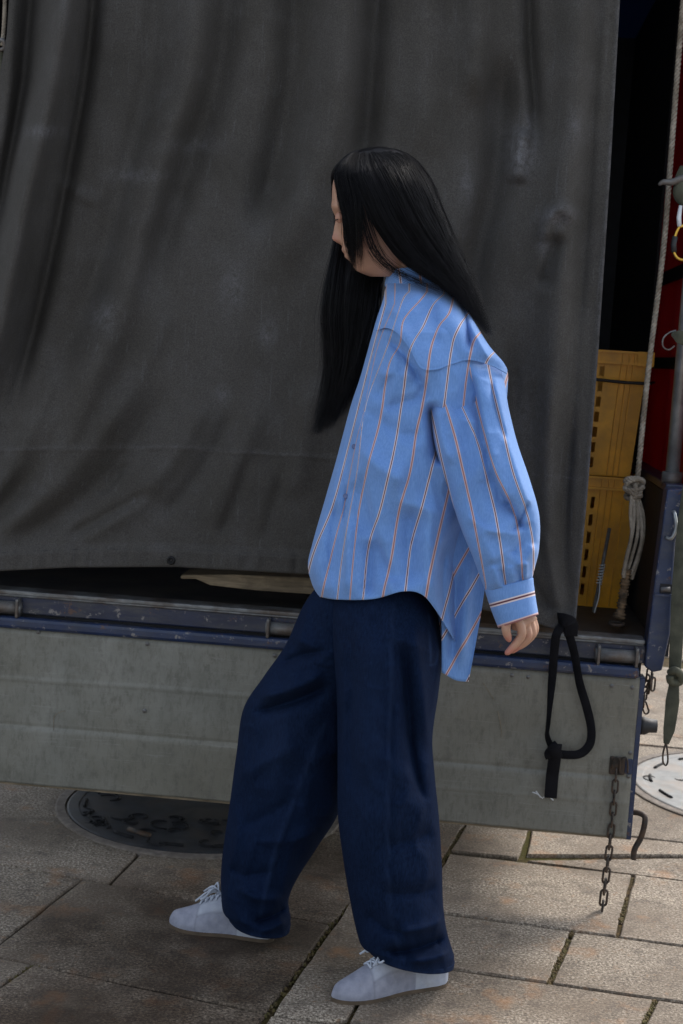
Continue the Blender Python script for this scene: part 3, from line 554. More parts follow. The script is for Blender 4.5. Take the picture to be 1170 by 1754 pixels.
# ------------------------------------------------------------------ crates in the truck
def crate(w0, H, two, label):
    v0, v1 = .43, .80; uL, uR = .23, .728; t = empty('yellow_crate', L((uL + uR) / 2, (v0 + v1) / 2, w0), -PSI, label, 'crate', 'yellow crates stacked in the truck')
    tp = lambda u, v, w: (u + (.472 - u) * .075 * (1 - (w - w0) / H), v + (.615 - v) * .075 * (1 - (w - w0) / H), w)
    th = .004; B = lambda mb, *a: mb.add(*boxl(*a, taper=tp))
    fr = MB(); rows = 7 if two else 6; hh = .026; 
    if two: cols = [uR - .119 - .021 * k for k in range(12)]; wd = .0125; z0 = .02; pz = .0395
    else: cols = [uR - .113 - .040 * k for k in range(8)]; wd = .010; z0 = .03; pz = .046; hh = .030
    # front wall cut by real openings: solid corner, then bars round each opening
    edges = sorted([uL] + [x for c in cols for x in (c, c + wd)] + [uR]); rowsz = [z0 + pz * r for r in range(rows)]
    for a, b in zip(edges[:-1], edges[1:]):
        if any(abs(a - c) < 1e-6 for c in cols):
            zs = [0] + [z for r in rowsz for z in (r, r + hh)] + [H - .03]
            for k in range(0, len(zs), 2): B(fr, a, b, v0, v0 + th, w0 + zs[k], w0 + zs[k + 1])
        else: B(fr, a, b, v0, v0 + th, w0, w0 + H - .03)
    fr.obj('front_wall', M['yellow'], t, smooth=False)
    sd = MB(); B(sd, uR - th, uR, v0 + th, v1, w0, w0 + H - .03); B(sd, uL, uL + th, v0 + th, v1, w0, w0 + H - .03); sd.obj('side_wall', M['yellow'], t, smooth=False)
    bk = MB(); B(bk, uL + th, uR - th, v1 - th, v1, w0, w0 + H - .03); bk.obj('back_wall', M['yellow'], t, smooth=False)
    bt = MB(); B(bt, uL + th, uR - th, v0 + th, v1 - th, w0, w0 + .004); bt.obj('bottom', M['yellow'], t, smooth=False)
    rm = MB()
    for a in ((uL - .012, uR + .012, v0 - .012, v0), (uL - .012, uR + .012, v1, v1 + .012), (uR, uR + .012, v0, v1), (uL - .012, uL, v0, v1)):
        rm.add(*boxl(*a, w0 + H - .006, w0 + H)); rm.add(*boxl(a[0], a[1], a[2] + .001, a[3], w0 + H - .034, w0 + H - .028)); rm.add(*boxl(a[0] + .002, a[1] - .002, a[2] + .008, a[3] - .001, w0 + H - .028, w0 + H - .006))
    rm.add(*boxl(uR - .028, uR + .0135, v0 - .0135, v0 - .0095, w0 + H - .036, w0 + H + .001))
    rm.obj('rim', M['yellow'], t, smooth=False)
    for u in ((uR - .066, uR - .050, uR - .036) if two else (uR - .092, uR - .075, uR - .060, uR - .030)):
        rb = MB(); B(rb, u, u + .0035, v0 - .008, v0, w0 + .004, w0 + H - .034); rb.obj('rib', M['yellow'], t, smooth=False)
        rb = MB(); rb.add(*boxl(u, u + .0035, v0 - .0125, v0 - .0005, w0 + H - .0285, w0 + H - .0065)); rb.obj('rib', M['yellow'], t, smooth=False)
    return t
c1 = crate(.6385, .345, False, 'lower yellow plastic crate with tall slots, standing on the truck floor'); c2 = crate(.9845, .324, True, 'upper yellow plastic crate with small square holes, on top of its stack')
st_ = boxl(.565, .590, .4235, .4265, .69, .72); obj('teal_sticker', *st_, M['teal'], c1, smooth=False)
V, F = tube(cr([T(960, 646, .40), T(1020, 650, .41), T(1070, 655, .412), T(1112, 657, .42), T(1120, 655, .60)], 40), .0042, 8); tag(obj('elastic_cord', V, F, M['cord'], base=True), 'black elastic cord stretched across the upper yellow crate', 'cord')

# rope, knot and frayed end
def rope_thing():
    t = empty('rope', T(1062, 1070, .10), 0, 'old pale rope hanging from above, knotted, with a frayed brown tail in the truck opening', 'rope')
    v = .10
    rope(cr([T(1186, -150, v), T(1168, 30, v), T(1150, 260, v), T(1136, 430, v), T(1110, 640, v), T(1091, 830, v)], 60), .0068, .03).obj('rope_line', M['rope'], t)
    mb = MB(); ctr = T(1086, 832, v)
    for k, (a, b, tl, dz) in enumerate(((.019, .010, .3, .006), (.018, .012, -.4, -.004), (.015, .013, .9, -.014), (.021, .009, -.1, .010), (.012, .014, 1.4, -.020), (.016, .010, .2, -.016))):
        P = [ctr + a * c_(q) * (TX * c_(tl) + TZ * s_(tl)) + .014 * s_(q) * TY * (1 if k % 2 else -1) + b * s_(q + k) * (TZ * c_(tl) - TX * s_(tl)) + dz * TZ for q in np.linspace(0, 6.283, 40)]
        for z in rope(P, .0062, .022).__dict__['V']: pass
        r = rope(P, .0062, .022); mb.add(np.concatenate(r.V), r.F)
    mb.obj('knot', M['rope'], t)
    paths = [[(1082, 848), (1080, 880), (1082, 915), (1074, 950), (1067, 985)], [(1087, 850), (1092, 880), (1092, 915), (1082, 955), (1071, 990)], [(1092, 848), (1101, 880), (1102, 915), (1095, 950), (1082, 992)], [(1085, 850), (1086, 890), (1080, 930), (1072, 965), (1068, 990)], [(1090, 850), (1098, 885), (1099, 925), (1090, 960), (1080, 985)]]
    for k, p in enumerate(paths):
        r = rope(cr([T(a, b, v + .012 * (k % 3 - 1)) for a, b in p], 40), .0046, .022); r.obj('rope_strand', M['rope'], t)
    P = cr([T(1074, 975, v), T(1069, 1010, v), T(1065, 1035, v), T(1060, 1060, v - .005)], 50); rr = .0105 + .0022 * np.sin(np.arange(50) * 1.9) + .0012 * np.sin(np.arange(50) * .6); rr[-8:] *= np.linspace(1, 1.5, 8)
    V, F = tube(P, rr, 12); obj('wrapping', V, F, M['wrap'], t)
    P = [T(1056, 1068, v - .01) + .017 * c_(q) * TX + .012 * s_(q) * TY + .002 * s_(q) * TZ for q in np.linspace(0, 6.0, 30)]; V, F = tube(P, .0042, 8); obj('end_ring', V, F, M['iron'], t)
    fz = MB(); rg = random.Random(4)
    for k in range(45):
        q = rg.random(); b = T(1074 - 14 * q, 975 + 85 * q, v - .009); fz.add(*tube([b, b + np.array([rg.uniform(-.012, .012), rg.uniform(-.008, .004), rg.uniform(-.012, .006)])], .0004, 3))
    o = fz.obj('fray', M['wrap'], t); return t
rope_thing()
rd = empty('metal_rod', T(1016, 1045, .22), 0, 'thin grey metal rod leaning in the truck opening, tied with string', 'rod')
V, F = tube([T(1017, 1048, .22), T(1044, 905, .30)], .0045, 10); obj('shaft', V, F, M['steel'], rd)
mb = MB()
for k in range(7):
    c0 = np.array(T(1017 + 27 * (.33 + .035 * k), 1048 - 143 * (.33 + .035 * k), .22 + .08 * (.33 + .035 * k))); mb.add(*tube([c0 + .0062 * (c_(q) * TX + s_(q) * TY) + .001 * q * TZ for q in np.linspace(0, 6.28, 14)], .0016, 5))
mb.add(*tube(cr([T(1028, 990, .24), T(1026, 1020, .215), T(1018, 1050, .20)], 14), .0014, 5)); mb.obj('string_tie', M['white'], rd)

# strap looped through the curtain corner
stp = empty('webbing_strap', T(950, 1300, -.03), 0, 'black webbing strap tied in a loop, dangling from the curtain corner over the tailgate', 'strap')
def strap(pts, w, mt, parent, name, n=40, thick=.0022, tw=None):
    P = cr([T(*p[:2], p[2]) for p in pts], n); Tn = np.gradient(P, axis=0); Tn /= np.linalg.norm(Tn, axis=1)[:, None]
    a = np.interp(np.linspace(0, 1, n), np.linspace(0, 1, len(tw)), tw) if tw is not None else np.zeros(n)
    X = np.cross(Tn, TY); X /= np.linalg.norm(X, axis=1)[:, None]; W = np.cos(a)[:, None] * X + np.sin(a)[:, None] * np.cross(Tn, X)
    V, F = ribbon(P, w, W, thick); o = obj(name, V, F, M[mt], parent); bevel(o, .0006, 1); return o
strap([(968, 1066, -.062), (954, 1085, -.074), (950, 1110, -.064), (946, 1160, -.052), (940, 1230, -.046), (938, 1262, -.045), (950, 1288, -.045)], .020, 'web', stp, 'left_band', 60, tw=[.3, .2, .3, .6, 1.1, 1.25, .3])
strap([(964, 1064, -.062), (974, 1085, -.068), (984, 1120, -.058), (993, 1170, -.05), (1006, 1215, -.047), (1013, 1250, -.046), (1010, 1275, -.047), (994, 1291, -.047), (970, 1293, -.047), (950, 1290, -.046)], .020, 'web', stp, 'right_band', 70, tw=[.2, .3, .5, .6, .3, .1, .4, .3, .1, 0])
strap([(952, 1284, -.056), (950, 1300, -.054), (946, 1330, -.046), (943, 1367, -.045)], .029, 'web', stp, 'tail', 24)
strap([(962, 1282, -.064), (950, 1282, -.068), (940, 1290, -.064), (942, 1299, -.058)], .020, 'web', stp, 'knot_wrap', 20); strap([(944, 1274, -.058), (950, 1283, -.070), (956, 1299, -.062)], .024, 'web', stp, 'knot_wrap', 16)
strap([(956, 1060, -.062), (966, 1062, -.082), (978, 1068, -.080), (978, 1090, -.070)], .03, 'web', stp, 'corner_wrap', 20)

# chain on the gate
ch = empty('chain', T(1036, 1560, -.03), 0, 'rusty dark chain hanging from the bracket at the gate corner down past its lower edge', 'chain')
def link_mesh(Lg, Wd, r):
    P = []; n = 24
    for q in range(n):
        a = q * 6.2832 / n; x = Wd * c_(a); z = Wd * s_(a) + (Lg if s_(a) >= 0 else -Lg); P.append((x, 0, z))
    return tube(P, r, 7, closed=True)
cp = cr([T(1056, 1318, -.036), T(1051, 1380, -.034), T(1044, 1450, -.03), T(1036, 1520, -.03), T(1031, 1566, -.03)], 300); cs = np.r_[0, np.cumsum(np.linalg.norm(np.diff(cp, axis=0), axis=1))]
n_l = 13; V, F = link_mesh(.0095, .0064, .0023); link0 = None
for k in range(n_l):
    sp_ = (k + .5) / n_l * cs[-1]; c = np.array([np.interp(sp_, cs, cp[:, j]) for j in range(3)]); c2 = np.array([np.interp(min(sp_ + .01, cs[-1]), cs, cp[:, j]) for j in range(3)]); c1_ = np.array([np.interp(sp_ - .01, cs, cp[:, j]) for j in range(3)])
    z = c1_ - c2; z /= np.linalg.norm(z); a = (0.2 if k % 2 else 1.45) + random.uniform(-.2, .2); x = TX * c_(a) + TY * s_(a); x = x - z * (x @ z); x /= np.linalg.norm(x); y = np.cross(z, x)
    o = obj('chain_link', V + np.array([0, 0, 0]), F, M['iron']) if link0 is None else bpy.data.objects.new('chain_link', link0.data)
    if link0 is None: link0 = o
    else: COL.objects.link(o)
    o.parent = ch; s = 1.0 + .28 * k / n_l
    mw = Matrix([[x[0] * s, y[0] * s, z[0] * s, c[0]], [x[1] * s, y[1] * s, z[1] * s, c[1]], [x[2] * s, y[2] * s, z[2] * s, c[2]], [0, 0, 0, 1]]); o.matrix_basis = inv(ch) @ mw
# second short chain bunched under the corner post
c2_ = empty('chain', T(1105, 1215, .02), 0, 'short bunch of rusty chain under the blue corner post', 'chain')
for k, (a, b, r1) in enumerate(((1112, 1156, .3), (1116, 1164, 1.2), (1108, 1166, 2.), (1119, 1172, .7), (1106, 1176, .1), (1112, 1178, 1.6), (1104, 1188, .3), (1103, 1200, 1.4), (1105, 1212, .3))):
    o = bpy.data.objects.new('chain_link', link0.data); COL.objects.link(o); o.parent = c2_; o.matrix_basis = inv(c2_) @ (Matrix.Translation(Vector(T(a, b, .012))) @ Matrix.Rotation(r1, 4, 'Z') @ Matrix.Rotation(.5 * math.sin(k * 2.1), 4, 'Y'))

# things tied to the right-hand pole
ol = empty('canvas_tie', T(1150, 1290, -.06), 0, 'long olive canvas tie, knotted halfway, wire hook at its tip, beside the blue post', 'strap')
strap([(1186, 800, -.05), (1172, 900, -.055), (1163, 1000, -.06), (1159, 1090, -.06), (1156, 1148, -.06)], [.030] * 1 and .030, 'olive', ol, 'upper_band', 50, .004, tw=[.5, .2, .5, .1, .7])
strap([(1157, 1150, -.062), (1154, 1180, -.066), (1150, 1220, -.064), (1146, 1250, -.062), (1141, 1274, -.06)], np.interp(np.linspace(0, 1, 40), [0, .15, .4, .8, 1], [.014, .022, .031, .026, .012]), 'olive', ol, 'lower_band', 40, .005, tw=[.2, .5, .3, .4, .2])
V, F = tube(cr([T(1148, 1152, -.07), T(1156, 1148, -.082), T(1166, 1156, -.075), T(1164, 1168, -.066), T(1150, 1168, -.072), T(1147, 1158, -.078)], 24), .009, 10); obj('tie_knot', V, F, M['olive'], ol)
V, F = tube(cr([T(1141, 1270, -.06), T(1136, 1290, -.06), T(1136, 1306, -.06), T(1141, 1311, -.06), T(1144, 1303, -.06), T(1143, 1285, -.06), T(1141, 1272, -.058)], 30), .0022, 7); obj('wire_hook', V, F, M['iron'], ol)
cl = empty('rope_cleat', T(1165, 320, .03), 0, 'grey horn shaped cleat with olive wrapping on the right pole above the carabiner', 'cleat')
V, F = tube(cr([T(1128, 317, .03), T(1136, 312, .03), T(1152, 312, .03), T(1172, 305, .03), T(1200, 300, .03)], 24), np.interp(np.linspace(0, 1, 24), [0, .1, .5, 1], [.003, .006, .009, .012]), 12); obj('horn', V, F, M['steel'], cl)
V, F = tube(cr([T(1172, 285, .04), T(1168, 310, .04), T(1166, 335, .04), T(1172, 350, .04)], 20), np.interp(np.linspace(0, 1, 20), [0, .3, .7, 1], [.010, .017, .018, .008]), 12); obj('wrapping', V, F, M['olive'], cl)
ca = empty('carabiner', T(1165, 400, .02), 0, 'gold carabiner with a black sleeve hanging under a white tag by the red cover', 'carabiner')
V, F = tube(cr([T(1164, 388, .02), T(1158, 400, .02), T(1154, 418, .02), T(1155, 434, .02), T(1164, 444, .02), T(1180, 444, .02), T(1188, 430, .02), T(1184, 400, .02), T(1174, 386, .02)], 50), .0036, 10, closed=True); obj('hook_body', V, F, M['gold'], ca)
V, F = tube([T(1156.5, 405, .02), T(1154, 418, .02), T(1154.5, 432, .02)], .0065, 10); obj('sleeve', V, F, M['rubber'], ca)
V, F = tube([T(1166, 352, .02), T(1163, 372, .02), T(1164, 388, .02)], [.004, .0055, .005], 10); obj('white_tag', V, F, M['white'], ca)
cp2 = empty('spring_clip', T(1155, 580, .02), 0, 'wire ring clip with a tuft of olive cloth against the red cover', 'clip')
V, F = tube(cr([T(1158, 566, .02), T(1146, 570, .02), T(1136, 580, .02), T(1136, 594, .02), T(1146, 599, .02), T(1156, 592, .02)], 30), .002, 7); obj('wire_ring', V, F, M['steel'], cp2)
strap([(1150, 572, .015), (1160, 575, .012), (1172, 580, .012), (1190, 584, .012)], np.interp(np.linspace(0, 1, 24), [0, .3, 1], [.006, .028, .034]), 'olive', cp2, 'cloth_tuft', 24, .006, tw=[.4, .2, .6])
# top left corner: rope end with a clip
lr = empty('corner_rope', T(4, 90, -.02), 0, 'short rope with a metal clip at the top left edge of the curtain', 'rope')
rope(cr([T(12, -150, -.02), T(8, 20, -.02), T(4, 78, -.02)], 20), .005, .022).obj('rope_line', M['rope'], lr); V, F = tube(cr([T(-2, 68, -.03), T(6, 70, -.04), T(8, 82, -.035), T(0, 86, -.03)], 16), .005, 8); obj('clip', V, F, M['steel'], lr)
rope(cr([T(4, 84, -.02), T(0, 150, -.02), T(-14, 400, -.0)], 20), .0045, .022).obj('rope_line', M['olive'], lr)

# ------------------------------------------------------------------ the person
YC = 2.82
def loft(rows, n=48, per=14, FL=None, nz=.0, sup=.9, seed=1, fscale=1., sag=0., wr=0.):
    """tube through rows of (left px, left py, right px, right py, Y centre, half depth); returns verts grid, px, py, angle"""
    K = cr(rows, per * (len(rows) - 1) + 1) if len(rows) > 2 else cr(rows, per)
    A = np.arange(n) * 2 * math.pi / n; ca, sa = np.cos(A), np.sin(A); sg = np.sign(sa) * np.abs(sa) ** sup
    f = (1 - ca) / 2; x = K[:, 0:1] + f * (K[:, 2:3] - K[:, 0:1]); y = K[:, 1:2] + f * (K[:, 3:4] - K[:, 1:2])
    Yv = K[:, 4:5] - K[:, 5:6] * sg
    if sag: y = y + sag * np.clip((np.linspace(0, 1, len(K))[:, None] - .8) / .2, 0, 1) * K[:, 5:6] * sa
    d = np.zeros_like(x)
    if FL: d += folds(x, y, FL) * fscale
    if nz: d += nz * (vnoise(x / 45, y / 60, seed) + .5 * vnoise(x / 18, y / 26, seed + 1))
    if wr: d += wr * ((1 - np.abs(vnoise(x / 34 + y / 150, y / 85 - x / 200, seed + 5))) ** 4 - .3) + .4 * wr * ((1 - np.abs(vnoise(x / 15 - y / 90, y / 40, seed + 6))) ** 4 - .3)
    Yv = Yv - d * np.clip(sa * 1.6, -1, 1)
    return PY(x, y, Yv), x, y, np.broadcast_to(A, x.shape)
# --- body: head, neck, trunk, arms, legs and hands in one skin
def head_mesh():
    yy = np.linspace(268, 474, 54); V = []
    prof = np.array([(262, 640), (270, 606), (285, 582), (300, 573), (320, 569), (345, 568.5), (353, 568), (362, 570), (372, 576), (385, 579), (400, 583), (413, 586), (417, 587), (424, 587), (430, 586), (434, 590), (440, 592), (447, 599), (455, 604), (463, 609), (468, 618), (474, 635)])
    nose = np.array([(262, 0), (360, 0), (372, 1), (380, 4), (395, 11), (406, 16.5), (410, 17.5), (414, 15), (418, 4), (421, 0), (474, 0)])
    back = np.array([(262, 655), (275, 685), (300, 708), (340, 726), (380, 728), (410, 725), (440, 705), (474, 690)])
    hw = np.array([(268, .012), (280, .046), (300, .066), (340, .0745), (375, .071), (400, .068), (430, .060), (450, .050), (468, .038), (474, .028)])
    n = 64; A = np.arange(n) * 2 * math.pi / n
    for y in yy:
        l = np.interp(y, prof[:, 0], prof[:, 1]); b = np.interp(y, back[:, 0], back[:, 1]); w = np.interp(y, hw[:, 0], hw[:, 1]); k = np.interp(y, nose[:, 0], nose[:, 1])
        ca, sa = np.cos(A), np.sin(A); f = (1 - np.sign(ca) * np.abs(ca) ** .9) / 2; x = l + f * (b - l); dep = w * np.sign(sa) * np.abs(sa) ** .85
        front = ca > 0; x = x - np.where(front, k * np.exp(-(dep / (.0075 + .006 * np.clip((y - 372) / 40, 0, 1))) ** 2), 0)
        x = x - np.where(front, 3. * np.exp(-((y - 353) / 7) ** 2 - ((np.abs(dep) - .028) / .02) ** 2), 0)          # brow
        x = x + np.where(front, 7. * np.exp(-((y - 371) / 9) ** 2 - ((np.abs(dep) - .031) / .014) ** 2), 0)         # eye socket
        x = x - np.where(front, 3. * np.exp(-((y - 398) / 16) ** 2 - ((np.abs(dep) - .042) / .018) ** 2), 0)        # cheekbone
        x = x + np.where(front, 2.5 * np.exp(-((y - 434) / 2.5) ** 2 - (dep / .022) ** 2), 0) - np.where(front, 3 * np.exp(-((y - 429) / 3.) ** 2 - (dep / .018) ** 2) + 3 * np.exp(-((y - 440) / 3.5) ** 2 - (dep / .017) ** 2), 0)
        V.append(PY(x, np.full(n, y), YC - .005 + dep))
    V = np.array(V); m = len(yy); F = gridF(m, n, False, True) + [tuple(range(n)), tuple((m - 1) * n + k for k in range(n))[::-1]]
    return V.reshape(-1, 3), F
def body():
    mb = MB(); mb.add(*head_mesh())
    def limb(pts, sides=18): 
        P = cr([PY(p[0], p[1], p[2]) for p in pts], 8 * len(pts)); r = np.interp(np.linspace(0, 1, len(P)), np.linspace(0, 1, len(pts)), [p[3] for p in pts]); mb.add(*tube(P, r, sides))
    limb([(688, 400, YC, .045), (700, 440, YC, .046), (714, 480, YC, .047), (722, 520, YC, .055)])
    V, *_ = loft([(690, 500, 745, 500, YC, .05), (665, 530, 790, 535, YC, .13), (652, 580, 810, 590, YC, .165), (640, 680, 800, 690, YC, .15), (640, 800, 775, 800, YC, .125), (610, 900, 760, 900, YC, .13), (590, 1000, 730, 1000, YC, .10), (590, 1080, 730, 1080, YC, .12), (600, 1150, 725, 1150, YC, .12)], 40, 8)
    nr = V.shape[0]; mb.add(V.reshape(-1, 3), gridF(nr, 40, False, True) + [tuple(range(40)), tuple((nr - 1) * 40 + k for k in range(40))[::-1]])
    limb([(650, 1090, YC - .08, .085), (660, 1250, YC - .075, .072), (672, 1380, YC - .07, .052), (690, 1500, YC - .07, .046), (702, 1590, YC - .07, .034), (706, 1618, YC - .07, .031)])
    limb([(610, 1090, YC + .08, .085), (500, 1230, YC + .09, .072), (470, 1360, YC + .10, .052), (448, 1480, YC + .11, .046), (446, 1545, YC + .12, .032), (446, 1565, YC + .12, .030)])
    limb([(745, 590, YC - .060, .044), (798, 690, YC - .105, .038), (832, 800, YC - .140, .034), (862, 920, YC - .165, .029), (880, 1020, YC - .170, .025), (886, 1045, YC - .170, .0235)])
    limb([(740, 560, YC + .14, .050), (760, 680, YC + .17, .042), (765, 800, YC + .18, .038), (745, 910, YC + .17, .032), (730, 1010, YC + .16, .025), (728, 1035, YC + .16, .026), (726, 1060, YC + .158, .030), (722, 1095, YC + .155, .018)])
    # near hand: palm, four fingers curling back towards the thumb side, thumb in front
    yh = YC - .172
    hp = cr([PY(887, 1042, yh), PY(893, 1056, yh), PY(899, 1070, yh)], 12); V, F = tube(hp, np.linspace(.0235, .029, 12), 18, flat=.55, up=TX + .5 * TY); mb.add(V, F)
    fg = [([(886, 1060), (893, 1078), (893, 1089), (884, 1102), (873, 1114), (869, 1118)], -.020, (.0088, .0086, .0088, .0082, .0074, .006)),
          ([(897, 1060), (903, 1078), (904, 1090), (894, 1102), (883, 1111), (877, 1115)], -.004, (.0088, .0086, .0088, .0081, .0073, .006)),
          ([(905, 1058), (911, 1075), (912, 1087), (904, 1097), (894, 1106), (888, 1109)], .012, (.0084, .0082, .0084, .0077, .007, .0056)),
          ([(911, 1055), (916, 1069), (917, 1080), (912, 1090), (904, 1098), (900, 1100)], .026, (.0076, .0072, .0074, .0068, .0062, .005))]
    for pts, dy, rad in fg:
        P = cr([PY(a, b, yh + dy) for a, b in pts], 26); r = np.interp(np.linspace(0, 1, 26), np.linspace(0, 1, 6), rad); mb.add(*tube(P, r, 12)); s = P[-1]; mb.add(*ball(s, rad[-1]))
    P = cr([PY(876, 1050, yh - .012), PY(868, 1066, yh - .024), PY(867, 1080, yh - .028), PY(871, 1093, yh - .026), PY(872, 1096, yh - .026)], 22); mb.add(*tube(P, np.interp(np.linspace(0, 1, 22), [0, .35, .6, .9, 1], [.012, .0098, .0092, .0078, .0055]), 12)); mb.add(*ball(P[-1], .0055))
    # ears
    for s in (-1, 1): mb.add(*ball(PY(672, 398, YC + s * .072), .030, (.55, .28, 1.)))
    o = mb.obj('person', M['skin'], None, base=True)
    rm = o.modifiers.new('union', 'REMESH'); rm.mode = 'VOXEL'; rm.voxel_size = .0027; rm.use_smooth_shade = True
    sm = o.modifiers.new('smooth', 'SMOOTH'); sm.factor = .5; sm.iterations = 4
    dg = bpy.context.evaluated_depsgraph_get(); me = bpy.data.meshes.new_from_object(o.evaluated_get(dg)); o.modifiers.clear(); old = o.data; o.data = me; me.name = 'person'
    if not me.materials: me.materials.append(M['skin'])
    co = np.empty(len(me.vertices) * 3); me.vertices.foreach_get('co', co); co = co.reshape(-1, 3) + np.array(o.location)
    fl = np.zeros(len(co))
    for a, b, dy, r, k in ((588, 430, 0, .0085, .9), (595, 440, 0, .0085, .95), (574, 410, -.008, .014, .25), (625, 405, -.065, .03, .12), (872, 1094, -.198, .012, .5), (872, 1116, -.19, .015, .55), (882, 1112, -.176, .013, .5), (893, 1088, -.19, .007, .3), (904, 1088, -.178, .007, .3)):
        d = np.linalg.norm(co - PY(a, b, YC + dy), axis=1); fl = np.maximum(fl, k * np.exp(-(d / r) ** 4))
    at = me.attributes.new('flush', 'FLOAT', 'POINT'); at.data.foreach_set('value', fl.astype(np.float32))
    me.polygons.foreach_set('use_smooth', [True] * len(me.polygons))
    return tag(o, 'person with long black hair in blue striped shirt and wide dark jeans, walking left', 'person')
def ball(c, r, s=(1, 1, 1), nu=10, nv=16):
    V = []; 
    for i in range(nu):
        a = math.pi * (i + .5) / nu
        for j in range(nv): b = 2 * math.pi * j / nv; V.append(np.asarray(c) + r * np.array([s[0] * s_(a) * c_(b), s[1] * s_(a) * s_(b), s[2] * c_(a)]))
    return np.array(V), gridF(nu, nv, False, True) + [tuple(range(nv)), tuple((nu - 1) * nv + k for k in range(nv))[::-1]]
PER = body()
# brows, eyes with lowered lids, thumbnail
for s in (-1, 1):
    P = cr([PY(569.5, 352, YC + s * .014), PY(573, 350, YC + s * .030), PY(584, 353, YC + s * .047)], 10); V, F = tube(P, [.0012, .002, .0024, .0024, .0024, .0022, .002, .0016, .0012, .0008], 6); obj('eyebrow', V, F, M['brow'], PER)
    V, F = ball(PY(584, 372, YC + s * .031), .0115); ye = obj('eye', V, F, M['skin'], PER, attrs={'flush': np.full(len(V), .12)})
    P = cr([PY(574.5, 375, YC + s * .022), PY(573.8, 377, YC + s * .031), PY(578, 376, YC + s * .042)], 10); V, F = tube(P, .0011, 6); obj('eyelash', V, F, M['brow'], ye)
V, F = ball(PY(872, 1090, YC - .2035), .0052, (.8, .35, 1.25)); obj('thumbnail', V, F, M['skin'], PER, attrs={'flush': np.full(len(V), .15)})

for a, b, dy, r in ((873.5, 1115, -.0085, .0046), (881.5, 1112.5, .008, .0044), (891.5, 1107, .022, .0042), (902.5, 1098.5, .033, .0038)):
    V, F = ball(PY(a, b, YC - .172 + dy - .004 - .0075 * (dy < 0)), r, (1.1, .5, .8)); obj('fingernail', V, F, M['skin'], PER, attrs={'flush': np.full(len(V), .2)}) if dy < 0 else None
# --- jeans
JF = [('r', [(430, 1222), (480, 1208), (530, 1190), (572, 1168)], 11, -.016), ('r', [(440, 1196), (500, 1180), (560, 1150)], 11, .012), ('r', [(470, 1140), (520, 1122), (572, 1112)], 10, -.010), ('r', [(500, 1090), (530, 1105), (572, 1130)], 12, .007), ('r', [(400, 1330), (450, 1310), (520, 1270)], 18, .006), ('r', [(405, 1420), (450, 1400), (520, 1360)], 16, -.006),
      ('r', [(688, 1080), (700, 1200), (708, 1300), (735, 1400)], 10, -.016), ('r', [(705, 1060), (722, 1180), (735, 1290)], 12, .012), ('r', [(640, 1060), (632, 1200), (625, 1350)], 20, .007), ('r', [(600, 1060), (602, 1200), (600, 1380)], 12, -.008), ('r', [(745, 1420), (710, 1440), (660, 1450)], 14, -.005),
      ('r', [(772, 1600), (735, 1618), (690, 1630), (650, 1628)], 9, -.014), ('r', [(766, 1570), (730, 1588), (680, 1596)], 9, .008), ('r', [(774, 1628), (740, 1642), (700, 1646)], 7, .010), ('r', [(755, 1510), (715, 1530), (650, 1530)], 14, -.006), ('r', [(625, 1560), (660, 1590), (700, 1600)], 9, -.006),
      ('r', [(495, 1552), (465, 1570), (430, 1580)], 7, -.012), ('r', [(492, 1575), (465, 1590), (440, 1595)], 7, .008), ('r', [(490, 1535), (450, 1540), (400, 1520)], 10, .006), ('r', [(390, 1480), (420, 1500), (470, 1490)], 12, -.006), ('r', [(545, 1420), (500, 1440), (430, 1440)], 12, .005),
      ('r', [(672, 1035), (668, 1200), (664, 1400), (668, 1560), (690, 1645)], 3, .003), ('r', [(676.5, 1035), (672.5, 1200), (668.5, 1400), (672, 1560), (694, 1645)], 2, -.0025), ('r', [(555, 1240), (520, 1330), (475, 1450), (445, 1570)], 3, .003), ('r', [(752, 1065), (748, 1130), (735, 1140)], 2.5, -.003)]
JF = [('c' if f[0] == 'r' and f[2] > 4 else f[0],) + f[1:] for f in JF]; FGAIN[id(JF)] = 2.5
